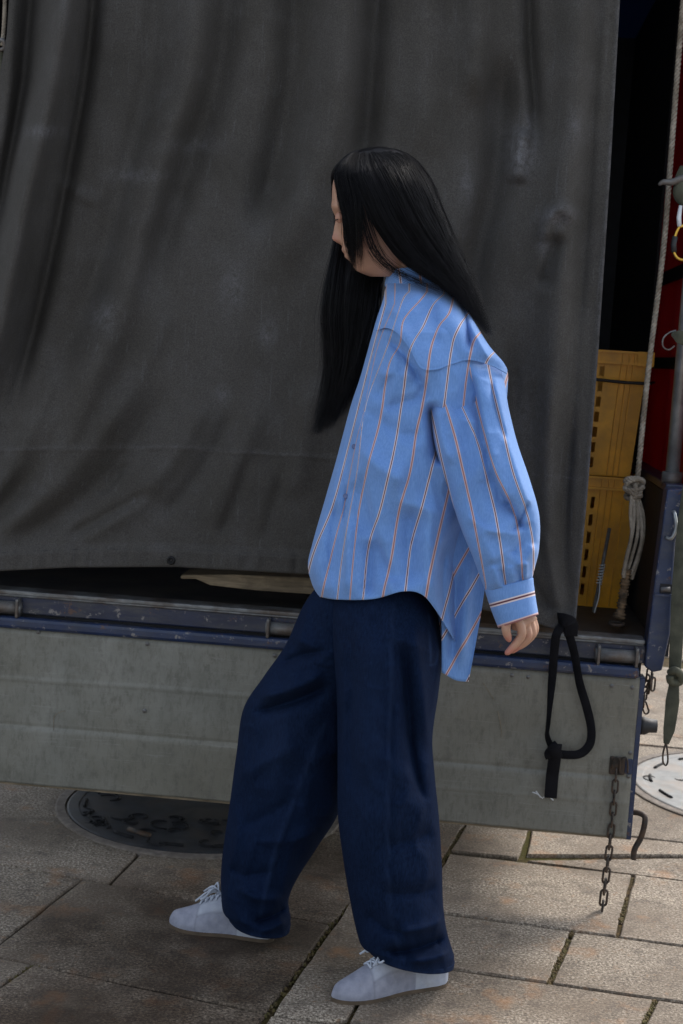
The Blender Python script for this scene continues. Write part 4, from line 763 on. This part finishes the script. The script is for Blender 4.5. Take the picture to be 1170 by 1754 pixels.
def jeans():
    near = [(580, 985, 725, 985, 2.815, .12), (565, 1030, 746, 1040, 2.80, .152), (570, 1110, 756, 1115, 2.775, .155), (577, 1180, 751, 1180, 2.755, .142), (579, 1265, 740, 1262, 2.75, .128), (579, 1330, 744, 1330, 2.75, .122), (580, 1400, 751, 1400, 2.75, .118), (590, 1480, 756, 1480, 2.75, .112), (603, 1555, 758, 1545, 2.75, .105), (613, 1600, 764, 1592, 2.75, .100), (620, 1618, 774, 1628, 2.75, .098), (628, 1622, 777, 1638, 2.75, .096), (640, 1631, 775, 1656, 2.75, .093)]
    far = [(560, 985, 690, 985, 2.85, .12), (522, 1035, 690, 1040, 2.86, .14), (490, 1105, 680, 1120, 2.88, .145), (452, 1160, 650, 1185, 2.89, .135), (418, 1214, 620, 1240, 2.90, .125), (406, 1290, 600, 1310, 2.91, .118), (394, 1380, 580, 1390, 2.92, .112), (383, 1455, 542, 1452, 2.925, .106), (379, 1505, 508, 1505, 2.93, .102), (380, 1540, 494, 1538, 2.935, .100), (383, 1560, 495, 1560, 2.935, .098), (390, 1568, 497, 1574, 2.935, .095), (398, 1577, 494, 1593, 2.935, .091)]
    mb = MB(); fd = []
    for rows, seed in ((near, 5), (far, 9)):
        V, x, y, A = loft(rows, 96, 26, JF, .007, .9, seed, sag=230., wr=.007); n = V.shape[0]; mb.add(V.reshape(-1, 3), gridF(n, 96, False, True))
        t = np.linspace(0, 1, n)[:, None] + 0 * x; f = np.clip(folds(x, y, [('R', [(672, 1035), (668, 1200), (664, 1400), (668, 1560), (690, 1645)], 3., .15), ('R', [(555, 1240), (520, 1330), (475, 1450), (445, 1570)], 3.5, .17), ('R', [(752, 1065), (748, 1130), (735, 1140)], 2, .3), ('R', [(733, 1030), (738, 1140)], 1.2, .35)]), 0, 1) * (np.sin(A) > 0) + .10 * np.exp(-((t - 1) / .012) ** 2) + .13 * np.exp(-((x - 470) / 38) ** 2 - ((y - 1260) / 110) ** 2) * (seed == 9) + .08 * np.exp(-((x - 632) / 30) ** 2 - ((y - 1270) / 170) ** 2) * (seed == 5)
        fd.append(f.reshape(-1))
    o = mb.obj('jeans', M['denim'], PER, attrs={'fade': np.concatenate(fd)}); solid(o, .0022, 0)
    # turned hems
    for rows, seed in ((near[-3:], 5), (far[-3:], 9)):
        R = [list(r) for r in rows]
        V, x, y, A = loft(R, 72, 10, JF, .0045, .9, seed); y0, A0_ = y, A; V = PY(x, y + 230 * .09 * np.sin(A), R[-1][4] - (R[-1][5]) * np.sin(A)); V = V[-7:]; cc = V.mean(1, keepdims=True); V = cc + (V - cc) * 1.022
        h = obj('hem', V, gridF(len(V), 72, False, True), M['denim'], o, attrs={'fade': .06 + .12 * (np.arange(V.shape[0] * 72) % 3 == 0)}); solid(h, .003, 0)
    return o
jeans()

# --- shirt
STR = [[(662, 520), (640, 600), (600, 759), (572, 863), (544, 931), (532, 967), (520, 1020)], [(676, 520), (646, 596), (624, 703), (610, 759), (590, 863), (576, 919), (556, 999), (550, 1030)], [(700, 500), (689, 513), (672, 566), (656, 612), (632, 672), (620, 719), (612, 800), (598, 880), (585, 960), (577, 1030)],
       [(730, 500), (718, 515), (689, 549), (684, 588), (664, 628), (650, 719), (632, 783), (624, 819), (612, 880), (603, 960), (598, 1030)], [(759, 504), (739, 524), (723, 560), (700, 600), (688, 680), (676, 759), (660, 831), (648, 879), (628, 939), (620, 1019), (618, 1040)],
       [(775, 502), (767, 536), (749, 560), (735, 600), (725, 676), (711, 739), (700, 807), (680, 879), (668, 959), (654, 1019), (650, 1060)], [(803, 532), (783, 560), (770, 600), (757, 700), (747, 759), (735, 807), (719, 871), (700, 939), (692, 1007), (688, 1060)],
       [(825, 564), (807, 588), (795, 650), (785, 740), (767, 831), (751, 899), (735, 971), (725, 1027), (715, 1070)], [(849, 598), (827, 624), (815, 700), (800, 831), (783, 931), (767, 1007), (753, 1059), (740, 1120)], [(872, 620), (855, 680), (835, 800), (803, 960), (789, 1070), (780, 1120)]]
SLV = [[(712, 640), (735, 690), (760, 800), (790, 915), (832, 1012)], [(743, 630), (775, 735), (795, 819), (815, 911), (831, 1000)], [(761, 605), (779, 671), (815, 751), (833, 819), (851, 899), (866, 1005)], [(798, 600), (807, 655), (827, 739), (847, 807), (876, 867), (889, 927), (895, 995)], [(832, 610), (838, 647), (857, 727), (876, 807), (899, 875), (910, 930), (911, 990)]]
def stripes(x, y, S, gap=40., i0=0):
    C = [cr(q, 90) for q in S]; X = np.stack([np.interp(y, np.maximum.accumulate(c[:, 1]), c[:, 0]) for c in C]); X = np.maximum.accumulate(X + np.arange(len(S)).reshape(-1, *([1] * x.ndim)) * .5, 0); out = np.zeros(x.shape)
    out = np.where(x < X[0], (x - X[0]) / gap, out); out = np.where(x >= X[-1], len(S) - 1 + (x - X[-1]) / gap, out)
    for k in range(len(S) - 1):
        m = (x >= X[k]) & (x < X[k + 1]); out = np.where(m, k + (x - X[k]) / np.maximum(X[k + 1] - X[k], 1.), out)
    return out + i0
SF = [('s', [(622, 800), (636, 879), (656, 945), (680, 1000)], 4, -.010, 40), ('r', [(738, 685), (744, 740), (757, 800)], 9, -.030), ('r', [(652, 700), (690, 690), (735, 676)], 14, -.008), ('r', [(600, 880), (596, 960), (592, 1027)], 12, .008), ('r', [(636, 920), (634, 980), (632, 1027)], 12, -.010), ('r', [(668, 990), (672, 1010), (676, 1027)], 10, .008), ('r', [(706, 860), (700, 930), (706, 1010)], 22, -.012), ('r', [(742, 840), (735, 940), (745, 1040)], 20, .012), ('r', [(764, 930), (758, 1000), (764, 1080)], 9, -.010),
      ('r', [(783, 505), (795, 535), (803, 575), (806, 605)], 6, -.016), ('r', [(800, 545), (818, 580), (840, 622)], 8, .008), ('s', [(745, 505), (749, 545), (757, 600)], 5, -.006, 26), ('r', [(665, 545), (690, 520), (730, 500)], 14, .008), ('r', [(690, 570), (720, 545), (760, 520)], 14, -.005), ('r', [(640, 640), (690, 640), (712, 650)], 16, .006), ('r', [(610, 760), (650, 800), (700, 830)], 22, .010), ('r', [(625, 700), (680, 740), (735, 745)], 20, -.007), ('r', [(575, 850), (570, 930), (560, 1010)], 14, -.007), ('s', [(618, 720), (600, 800), (591, 880), (588, 940), (584, 1032)], 1.4, -.010, 30), ('c', [(616, 730), (593, 860), (587, 1030)], 2.0, -.008), ('r', [(606, 640), (598, 740), (585, 820)], 9, -.005),
      ('c', [(640, 690), (668, 650), (700, 625)], 10, -.005), ('r', [(655, 575), (690, 605), (716, 645), (735, 690)], 10, -.010)]
SF = [('c' if f[0] == 'r' else f[0],) + f[1:] for f in SF]; FGAIN[id(SF)] = 2.3
def coons(Lf, Tp, Rt, Bt, n, m):
    S = (1 - np.cos(np.linspace(0, math.pi, n))) / 2; t = np.linspace(0, 1, m)
    def samp(P, q): C = cr(P, 400); d = np.r_[0, np.cumsum(np.linalg.norm(np.diff(C, axis=0), axis=1))]; d /= d[-1]; return np.stack([np.interp(q, d, C[:, k]) for k in range(2)], 1)
    l, r, a, b = samp(Lf, t), samp(Rt, t), samp(Tp, S), samp(Bt, S); Sg, Tg = S[:, None, None], t[None, :, None]
    return (1 - Sg) * l[None] + Sg * r[None] + (1 - Tg) * a[:, None] + Tg * b[:, None] - ((1 - Sg) * (1 - Tg) * a[0] + Sg * (1 - Tg) * a[-1] + (1 - Sg) * Tg * b[0] + Sg * Tg * b[-1])
def shirt():
    n, m = 110, 190
    Lf = [(663, 478), (658, 510), (646, 545), (636, 580), (618, 645), (600, 700), (576, 790), (556, 860), (536, 930), (528, 968), (535, 1000), (546, 1022)]
    Rt = [(772, 490), (800, 530), (836, 590), (866, 628), (869, 665), (862, 720), (845, 800), (812, 880), (789, 950), (786, 1020), (789, 1116)]
    Tp = [(663, 478), (690, 482), (730, 482), (772, 490)]; Bt = [(546, 1022), (580, 1027), (640, 1026), (690, 1013), (722, 1018), (745, 1043), (768, 1080), (789, 1116)]
    P = coons(Lf, Tp, Rt, Bt, n, m); x, y = P[..., 0], P[..., 1]; a = np.linspace(0, math.pi, n)[:, None]
    hd = np.interp(y, [470, 485, 505, 535, 570, 640, 760, 900, 1030, 1120], [.05, .068, .115, .165, .195, .205, .195, .185, .188, .165]); sa = np.sin(a)
    d = .006 * ((1 - np.abs(vnoise((x + .35 * y) / 42, (y - .3 * x) / 120, 51))) ** 4 - .3) + .003 * ((1 - np.abs(vnoise((x - .2 * y) / 20, y / 50, 52))) ** 4 - .3) + folds(x, y, SF) + .0045 * (vnoise(x / 50, y / 75, 21) + .5 * vnoise(x / 20, y / 28, 22)); Yn = YC - hd * sa ** .8 - d * np.clip(sa * 1.8, 0, 1)
    st = stripes(x, y, STR)
    o = obj('shirt', PY(x, y, Yn), gridF(n, m), M['shirt'], PER, attrs={'stripe': st}); solid(o, .0014, 0)
    # far half with its own, higher hem, joined at front and back lines
    Bt2 = [(546, 1022), (575, 1018), (640, 1015), (690, 1030), (740, 1075), (789, 1116)]; P = coons(Lf, Tp, Rt, Bt2, 50, 90); x, y = P[..., 0], P[..., 1]; a = np.linspace(0, math.pi, 50)[:, None]
    hd = np.interp(y, [470, 485, 505, 535, 570, 640, 760, 900, 1030, 1120], [.05, .068, .115, .165, .190, .195, .185, .175, .178, .15]); Yf = YC + hd * np.sin(a) ** .8 + .004 * vnoise(x / 50, y / 75, 24) * np.sin(a)
    b = obj('shirt_far_side', PY(x, y, Yf), [f[::-1] for f in gridF(50, 90)], M['shirt'], o, attrs={'stripe': stripes(x, y, STR)}); solid(b, .0014, 0)
    # back tail hanging lower, seen between the near panel and the sleeve
    P = coons([(748, 880), (756, 1040), (757, 1152)], [(748, 880), (790, 866), (842, 858)], [(842, 858), (838, 930), (832, 990), (822, 1060), (802, 1168)], [(757, 1152), (780, 1165), (802, 1168)], 40, 60); P[..., 1] = P[..., 1]
    x, y = P[..., 0], P[..., 1]; s = np.linspace(0, 1, 40)[:, None]; Yt = YC - .085 + .05 * np.cos(s * math.pi) * -1 * .4 - folds(x, y, [('r', [(805, 940), (800, 1040), (790, 1150)], 9, .016), ('r', [(782, 960), (778, 1060), (772, 1150)], 8, -.012)]) - .03 * s
    b = obj('shirt_tail', PY(x, y, Yt), gridF(40, 60), M['shirt'], o, attrs={'stripe': (.867 * x + .498 * y - 1201) / 37.}); solid(b, .0014, 0)
    # sleeves
    rows = [(740, 592, 826, 600, YC - .085, .060), (722, 624, 858, 636, YC - .108, .080), (736, 680, 871, 700, YC - .130, .086), (744, 755, 886, 760, YC - .155, .083), (764, 823, 907, 822, YC - .172, .078), (788, 899, 923, 882, YC - .178, .072), (812, 958, 923, 938, YC - .178, .062), (826, 996, 914, 978, YC - .176, .052), (833, 1013, 911, 992, YC - .174, .043)]
    VF_ = [('s', [(792, 612), (812, 650), (830, 740), (850, 820), (880, 875), (894, 908)], 2.2, -.022, 34), ('c', [(760, 640), (768, 700), (790, 790), (800, 850)], 6, .008), ('c', [(838, 640), (850, 700), (868, 760)], 5, -.010), ('c', [(905, 855), (893, 890), (872, 915)], 5, -.010), ('c', [(800, 880), (830, 905), (868, 915)], 7, .006), ('r', [(866, 850), (885, 885), (898, 912)], 6, -.014), ('r', [(800, 690), (815, 760), (835, 830)], 14, .010), ('r', [(765, 640), (785, 720), (810, 850), (835, 960)], 22, -.010), ('r', [(845, 640), (862, 730), (890, 820), (908, 890)], 12, .010), ('r', [(858, 970), (863, 990), (866, 1006)], 4, -.007), ('r', [(874, 966), (878, 985), (880, 1000)], 5, .004), ('r', [(888, 964), (890, 985), (891, 998)], 4, -.006), ('r', [(901, 960), (901, 980), (900, 994)], 4, .008), ('r', [(843, 965), (850, 990), (852, 1008)], 5, .005), ('r', [(905, 890), (890, 930), (870, 955)], 10, -.008), ('r', [(918, 930), (900, 960), (880, 975)], 8, .008), ('r', [(745, 690), (757, 750), (775, 800)], 8, .008), ('r', [(820, 900), (835, 940), (850, 970)], 14, .008), ('r', [(762, 618), (775, 650), (790, 700)], 7, -.008)]
    VF_ = [('c' if f[0] == 'r' else f[0],) + f[1:] for f in VF_]; V, x, y, A = loft(rows, 96, 26, VF_, .005, .85, 31, 1.8, wr=.006); nn = V.shape[0]; st = stripes(x, y, SLV, 34., 0); st = np.where(np.sin(A) >= 0, st, st * 1. + .35)
    sl_ = obj('sleeve', V, gridF(nn, 96, False, True), M['shirt'], o, attrs={'stripe': st}); solid(sl_, .0014, 0)
    rows = [(832, 1010, 912, 990, YC - .172, .046), (836, 1024, 913, 1002, YC - .172, .047), (845, 1050, 917, 1030, YC - .172, .046), (855, 1075, 921, 1053, YC - .172, .045)]
    V, x, y, A = loft(rows, 48, 8, None, .0012, .9, 33); nn = V.shape[0]; t = np.linspace(0, 1, nn)[:, None] + 0 * x
    cf = obj('cuff', V, gridF(nn, 48, False, True), M['shirt'], sl_, attrs={'stripe': np.where(t < .75, (t - .42) / .9, 1 + (t - .985) / .9)}); solid(cf, .0035, 0)
    rows = [(700, 600, 800, 612, YC + .13, .07), (715, 690, 820, 700, YC + .165, .075), (712, 800, 815, 800, YC + .175, .072), (700, 900, 800, 895, YC + .17, .066), (695, 985, 770, 985, YC + .16, .048), (692, 1030, 758, 1030, YC + .16, .042)]
    V, x, y, A = loft(rows, 40, 8, None, .004, .85, 35); s2 = obj('sleeve', V, gridF(V.shape[0], 40, False, True), M['shirt'], o, attrs={'stripe': x / 38.}); solid(s2, .0014, 0)
    # dropped shoulder piece: flows out of the body, its lower edge is the armhole seam over the sleeve
    P = coons([(664, 480), (656, 515), (643, 567)], [(664, 480), (695, 482), (735, 483), (771, 491)], [(771, 491), (799, 531), (835, 591), (866, 628), (869, 641)], [(643, 567), (662, 562), (682, 572), (702, 598), (720, 630), (745, 634), (772, 625), (803, 617), (837, 625), (869, 641)], 120, 90)
    x, y = P[..., 0], P[..., 1]; Lx = np.interp(y, [478, 510, 545, 580, 645], [663, 658, 646, 636, 618]); Rx = np.interp(y, [490, 530, 590, 628, 665], [772, 800, 836, 866, 869]); f = np.clip((x - Lx) / (Rx - Lx), 0, 1); sa = 2 * np.sqrt(np.maximum(f * (1 - f), 0))
    hd = np.interp(y, [470, 485, 505, 535, 570, 640], [.05, .068, .115, .165, .195, .205]); g = np.clip((x - 716) / 152, 0, 1); fs = .108 + .080 * (2 * np.sqrt(g * (1 - g))) ** .85
    t = np.linspace(0, 1, 90)[None, :] + 0 * x; w = (t * t * (3 - 2 * t)) ** .7; s01 = (x - 643) / 226.; D = (1 - w) * hd * sa ** .8 + w * np.maximum(fs + .003, hd * sa ** .8 + .004) + .0015 + .020 * np.exp(-((1 - t) / .35) ** 2) * np.clip(s01 / .1, 0, 1) * np.clip((.55 - s01) / .3, 0, 1) * .7
    D = D + 2.0 * folds(x, y, SF[9:14]) + .0025 * (vnoise(x / 40, y / 50, 41) + .5 * vnoise(x / 16, y / 24, 42)) - .0008 * np.exp(-((t - .975) / .008) ** 2)
    yk = obj('shoulder_piece', PY(x, y, YC - D), gridF(120, 90), M['shirt'], o, attrs={'stripe': stripes(x, y, STR)}); solid(yk, .0016, 0)
    # collar: stand and turned leaf
    rows = [(668, 462, 748, 452, YC, .060), (663, 472, 754, 462, YC, .064), (660, 487, 762, 480, YC, .074), (664, 497, 766, 492, YC, .078)]
    V, x, y, A = loft(rows, 56, 8, None, .001, .95, 37); cl_ = obj('collar', V, gridF(V.shape[0], 56, False, True), M['shirt'], o, attrs={'stripe': (x - 685 - (y - 470) * .15) / 34}); solid(cl_, .002, 0)
    rows = [(672, 480, 758, 470, YC, .057), (664, 500, 764, 494, YC, .072), (656, 522, 770, 510, YC, .10)]
    V, x, y, A = loft(rows, 56, 6, None, 0, .95, 38); c3 = obj('collar_stand', V, gridF(V.shape[0], 56, False, True), M['shirt'], o, attrs={'stripe': (x - 685 - (y - 470) * -.1) / 34})
    V, F = lathe([(.0, .0012), (.0022, .0012), (.0042, .002), (.0052, .001), (.0052, 0)], 14)
    for a, b, dy in ((585, 937, -.1), (592, 850, -.1), (607, 765, -.1)):
        obj('button', place(V, PY(a, b, YC - .112), np.array([.93, -.36, 0]), np.array([0, .1, 1.]), np.array([-.36, -.93, .1])), F, M['button'], o)
    return o
shirt()

# --- hair
HN = [[(615, 259, 0), (604, 295, -.070), (622, 345, -.092), (648, 395, -.094), (688, 446, -.100), (742, 481, -.125), (786, 512, -.150)], [(622, 257, 0), (622, 288, -.066), (645, 338, -.096), (672, 392, -.102), (710, 442, -.106), (760, 484, -.130), (803, 528, -.140)], [(632, 255, 0), (645, 280, -.058), (672, 330, -.095), (702, 388, -.100), (738, 440, -.098), (783, 497, -.105), (822, 555, -.110)], [(642, 254, 0), (657, 260, -.028), (675, 277, -.052), (698, 322, -.085), (728, 383, -.088), (762, 438, -.080), (800, 504, -.075), (832, 567, -.070)], [(650, 253, 0), (672, 257, -.018), (695, 269, -.034), (720, 310, -.058), (746, 370, -.058), (774, 431, -.048), (807, 500, -.042), (838, 572, -.035)], [(655, 253, .01), (681, 256, .01), (710, 271, .008), (738, 309, .005), (762, 370, 0), (787, 434, 0), (818, 500, 0), (842, 573, 0)], [(650, 254, .02), (695, 270, .045), (728, 312, .065), (752, 372, .06), (778, 435, .05), (808, 502, .04), (836, 575, .03)]]
HF = [[(590, 271, .02), (569, 298, .050), (572, 345, .080), (579, 400, .080), (566, 470, .060), (557, 540, .050), (562, 610, .050), (553, 680, .045), (537, 738, .040)], [(600, 264, .02), (588, 298, .075), (598, 350, .090), (596, 410, .085), (586, 475, .050), (580, 550, .040), (584, 620, .040), (570, 682, .040), (546, 744, .040)], [(610, 260, .02), (610, 300, .082), (624, 350, .092), (628, 410, .082), (620, 475, .040), (612, 550, .030), (604, 620, .025), (590, 685, .025), (568, 730, .030)], [(630, 256, .015), (640, 300, .082), (652, 350, .092), (657, 410, .082), (652, 475, .025), (642, 540, .005), (627, 600, .0), (608, 655, .005), (580, 712, .020)]]
HC = [[(598, 264, -.004), (574, 290, -.034), (579, 332, -.056), (588, 374, -.072), (590, 411, -.072), (600, 441, -.066), (609, 466, -.058)], [(602, 262, -.004), (580, 290, -.050), (586, 330, -.070), (596, 375, -.082), (601, 420, -.076), (605, 468, -.064)], [(606, 261, -.004), (590, 290, -.060), (600, 335, -.080), (609, 380, -.088), (609, 425, -.082), (608, 462, -.070)], [(615, 259, -.004), (606, 292, -.070), (615, 338, -.090), (618, 382, -.094), (620, 425, -.088), (621, 464, -.078)]]
HW = [[(612, 259, -.004), (604, 300, -.072), (612, 350, -.090), (622, 400, -.094), (640, 440, -.092), (668, 465, -.098), (720, 488, -.120), (765, 504, -.150)], [(616, 259, -.004), (612, 300, -.075), (625, 350, -.093), (640, 400, -.096), (655, 436, -.095), (685, 462, -.102), (730, 484, -.124), (775, 505, -.150)]]
def hair():
    def sheet(Gd, n=60, m=50, shrink=.006):
        g = np.stack([cr(q, m) for q in Gd]); g = np.stack([cr(g[:, j], n) for j in range(m)], 1); return PY(g[..., 0], g[..., 1], YC + g[..., 2] * .93), n, m
    mb = MB()
    for Gd in (HN, HF): V, n, m = sheet([[(x, y, z * .9 if z < 0 else z - .006) for x, y, z in cr(q, 40)[: 37 if Gd is HN else 29]] for q in (Gd[:-2] if Gd is HN else Gd)]); mb.add(V.reshape(-1, 3), gridF(n, m))
    o = mb.obj('hair', M['hair'], PER); solid(o, .006, 0)
    mb = MB(); rg = np.random.default_rng(5)
    def strands(Gd, cnt, clumps, jx, jd, rad, pull, lo=.8, npt=18, sides=3):
        g = np.stack([cr(q, npt) for q in Gd]); k = len(Gd); t = np.linspace(0, 1, npt); off = np.convolve(rg.normal(0, 1, 208), np.ones(9) / 9, 'valid') * .006
        for _ in range(cnt):
            u = rg.random(); cu = (math.floor(u * clumps) + .5 + .3 * math.sin(math.floor(u * clumps) * 7.3)) / clumps; uu = np.clip(u + (cu - u) * pull * t ** 1.4, 0, 1) * (k - 1); i = np.minimum(uu.astype(int), k - 2); f = (uu - i)[:, None]
            j = np.arange(npt); P = g[i, j] * (1 - f) + g[i + 1, j] * f; e = rg.uniform(lo, 1.02); P = np.stack([np.interp(t * e, t, P[:, q]) for q in range(3)], 1)
            P[:, 0] += rg.normal(0, jx) * t + jx * .5 * np.sin(t * rg.uniform(2, 7) + rg.uniform(0, 6)) * t; P[:, 1] += rg.normal(0, jx * .5) * t; P[:, 2] += (rg.normal(0, jd) + off[int(u * 200)]) * np.minimum(1, .3 + t) - .002
            Q = PY(P[:, 0], P[:, 1], YC + P[:, 2]); mb.add(*tube(Q, rad * np.minimum(1, 1.25 * (1.03 - t)) ** .6, sides, caps=False))
    strands(HN, 5200, 40, 3.0, .0028, .0005, .5, .72); strands(HF, 3600, 11, 6.5, .008, .0005, .88, .66); strands(HN, 60, 60, 9.0, .006, .00028, 0, .8); strands(HF, 80, 50, 14.0, .010, .0004, 0, .8); strands(HN, 70, 60, 12.0, .008, .0004, 0, .85); strands(HF[:2], 420, 5, 3., .005, .0005, .9, .93); strands([HF[1], HF[2]], 260, 4, 3., .005, .0005, .9, .93); strands(HC, 1300, 26, 2.8, .003, .00042, .8, .50); strands(HW, 80, 9, 6., .003, .0004, .7, .8)
    strands([HN[0], HC[2]], 160, 8, 2., .003, .0006, .5, .35) if False else None
    mb.obj('hair_strands', M['hair'], o); return o
hair()

# --- shoes
def shoe(toe, heel):
    toe, heel = np.array(toe), np.array(heel); ax = toe - heel; Lg = np.linalg.norm(ax); ax = ax / Lg; sd = np.array([-ax[1], ax[0], 0]); up = np.array([0, 0, 1.])
    tt = np.array([0, .04, .12, .25, .4, .5, .6, .7, .8, .88, .94, .98, 1.]); hw = np.array([.010, .021, .026, .027, .028, .031, .0345, .036, .0335, .0275, .0195, .011, .001]); zt = np.array([.055, .064, .070, .078, .086, .084, .074, .060, .048, .041, .036, .030, .0105]); sk = np.array([0, 0, 0, -.001, -.002, -.001, .001, .003, .005, .006, .006, .005, .004])
    n = 130; t = np.linspace(0, 1, n); t = .5 * (t + (1 - np.cos(t * math.pi)) / 2); w = np.interp(t, tt, hw); z = np.interp(t, tt, zt); k = np.interp(t, tt, sk); w = np.convolve(np.pad(w, 3, 'edge'), np.ones(7) / 7, 'valid'); z = np.convolve(np.pad(z, 5, 'edge'), np.ones(11) / 11, 'valid'); w[-1] = .0008; z[-1] = .0095
    m = 60; A = np.linspace(-.12, math.pi + .12, m); z0 = .009
    flat = np.interp(t, [0, .35, .6, 1], [.75, .8, .85, .8]); V = np.zeros((n, m, 3))
    for i in range(n):
        ca, sa = np.cos(A), np.sin(A); x_ = w[i] * np.sign(ca) * np.abs(ca) ** flat[i] * (1.0 + .06 * np.exp(-((sa - .25) / .3) ** 2)) + k[i]; zz = z0 + (z[i] - z0) * np.maximum(sa, -.1)
        V[i] = heel + ax * (t[i] * Lg) + x_[:, None] * sd + zz[:, None] * up
    S = empty('shoe', (heel + toe) / 2 * np.array([1, 1, 0]))
    S.parent = PER; S.location = Vector(tuple((heel + toe) / 2 * np.array([1, 1, 0]))) - PER.location
    # colour zones: suede toe and side patch, paler quarter
    T_, A_ = np.meshgrid(t, A, indexing='ij'); hgt = np.sin(A_)
    su = np.clip(1 / (1 + np.exp(-(T_ - .70) / .008)) + 1 / (1 + np.exp((hgt - (.62 - 2.2 * (T_ - .62) ** 2)) / .03)) * (T_ > .32), 0, 1); ridge = np.exp(-((T_ - .705) / .006) ** 2) + np.exp(-((hgt - (.62 - 2.2 * (T_ - .62) ** 2)) / .035) ** 2) * (T_ > .32) * (T_ < .7)
    V += (-.0009 * ridge)[..., None] * up
    u = obj('upper', V, gridF(n, m), M['shoe'], S, attrs={'zone': su, 'ridge': ridge})
    # sole
    ring = np.concatenate([np.stack([heel + ax * (t[i] * Lg) + (s * (w[i] + .0015) + k[i]) * sd for i in (range(n) if s > 0 else range(n - 1, -1, -1))]) for s in (1, -1)]); q = len(ring)
    Vs = np.concatenate([ring + up * .0005, ring + up * .0082, ring * 1.]); Vs[2 * q:] = (ring - ring.mean(0)) * .9 + ring.mean(0) + up * .0095
    obj('sole', Vs, gridF(3, q, False, True) + [tuple(range(q))[::-1]], M['gum'], S, smooth=False)
    # laces
    def top(tq, x_): zz = np.interp(tq, t, z); ww = np.interp(tq, t, w); return heel + ax * (tq * Lg) + x_ * sd + (z0 + (zz - z0) * (max(0, 1 - (abs(x_ - np.interp(tq, t, k)) / ww) ** 2.2)) ** .5 + .003) * up
    la = MB()
    for i in range(4):
        a, b = .50 + .05 * i, .55 + .05 * i
        for s in (1, -1): la.add(*tube(cr([top(a, .014 * s), top((a + b) / 2, 0) + up * .002, top(b, -.013 * s)], 10), .0023, 6, flat=.6))
    for i in range(5): la.add(*tube(cr([top(.50 + .05 * i, .015), top(.50 + .05 * i, 0) + up * .001, top(.50 + .05 * i, -.015)], 8), .0022, 6))
    k0 = top(.55, 0) + up * .006
    for s, lx in ((1, .034), (-1, .030)): la.add(*tube(cr([k0, k0 + sd * s * lx * .6 + ax * .008 + up * .012, k0 + sd * s * lx + ax * .020 - up * .004, k0 + sd * s * lx * .8 + ax * .03 - up * .010, k0 + sd * s * .010 + ax * .012 + up * .001, k0], 26), .0023, 6)); la.add(*tube(cr([k0, k0 + sd * s * .016 + ax * .018 + up * .004, k0 + sd * s * .03 + ax * .042 - up * .016], 14), .0021, 6))
    la.add(*ball(k0, .0042)); la.obj('laces', M['lace'], S)
    return S
shoe(G(566, 1713), G(762, 1683)); shoe(G(291, 1582), G(470, 1610))

# ------------------------------------------------------------------ grit and moss in the joints
def grit():
    rg = np.random.default_rng(12); mb = MB()
    jl = [((1085, 1498), (1057, 1606)), ((981, 1594), (940, 1688)), ((1122, 1712), (1098, 1754)), ((795, 1415), (757, 1477)), ((757, 1477), (600, 1740)), ((601, 1539), (456, 1740)), ((140, 1507), (-25, 1635)), ((57, 1652), (-60, 1730)), ((765, 1565), (1170, 1620)), ((775, 1660), (1170, 1718)), ((-20, 1636), (456, 1735)), ((0, 1480), (567, 1584)), ((901, 1468), (1170, 1508))]
    def crumb(p, r):
        q = rg.normal(0, 1, (4, 3)); q /= np.linalg.norm(q, axis=1)[:, None]; V = p + np.vstack([q * r * rg.uniform(.6, 1.2, (4, 1))]); V[:, 2] = np.maximum(V[:, 2], p[2] - r * .4)
        mb.add(V, [(0, 1, 2), (0, 2, 3), (0, 3, 1), (1, 3, 2)])
    for a, b in jl:
        A, B = G(*a), G(*b); n = int(np.linalg.norm(B - A) * 260)
        for _ in range(n): crumb(A + (B - A) * rg.random() + np.array([rg.normal(0, .006), rg.normal(0, .006), rg.uniform(-.006, .0015)]), rg.uniform(.0008, .0026))
    for _ in range(420): crumb(np.array([rg.uniform(-1., 1.2), rg.uniform(2.5, 4.2), .0008]), abs(rg.normal(.0008, .0009)) + .0005)
    tag(mb.obj('grit', M['grit'], smooth=False), kind='stuff')
    mb2 = MB()
    for a, b, d in ((jl[0][0], jl[0][1], 900), (jl[1][0], jl[1][1], 900), (jl[2][0], jl[2][1], 900), (jl[3][0], jl[3][1], 450), (jl[4][0], jl[4][1], 330), (jl[5][0], jl[5][1], 120), (jl[7][0], jl[7][1], 450), ((1170, 1448), (915, 1416), 60)):
        A, B = G(*a), G(*b); n = int(np.linalg.norm(B - A) * d)
        for _ in range(n):
            t = rg.random(); 
            if vnoise(np.array(t * 9 + a[0]), np.array(.5), 3) < -.35: continue
            p = A + (B - A) * t + np.array([rg.normal(0, .0045), rg.normal(0, .0035), -.006]); V, F = ball(p, rg.uniform(.0022, .0048), (1, 1, 1.3), 3, 5); mb2.add(V + rg.normal(0, .0004, V.shape), F)
    tag(mb2.obj('moss', M['moss'], smooth=False), kind='stuff')
grit()
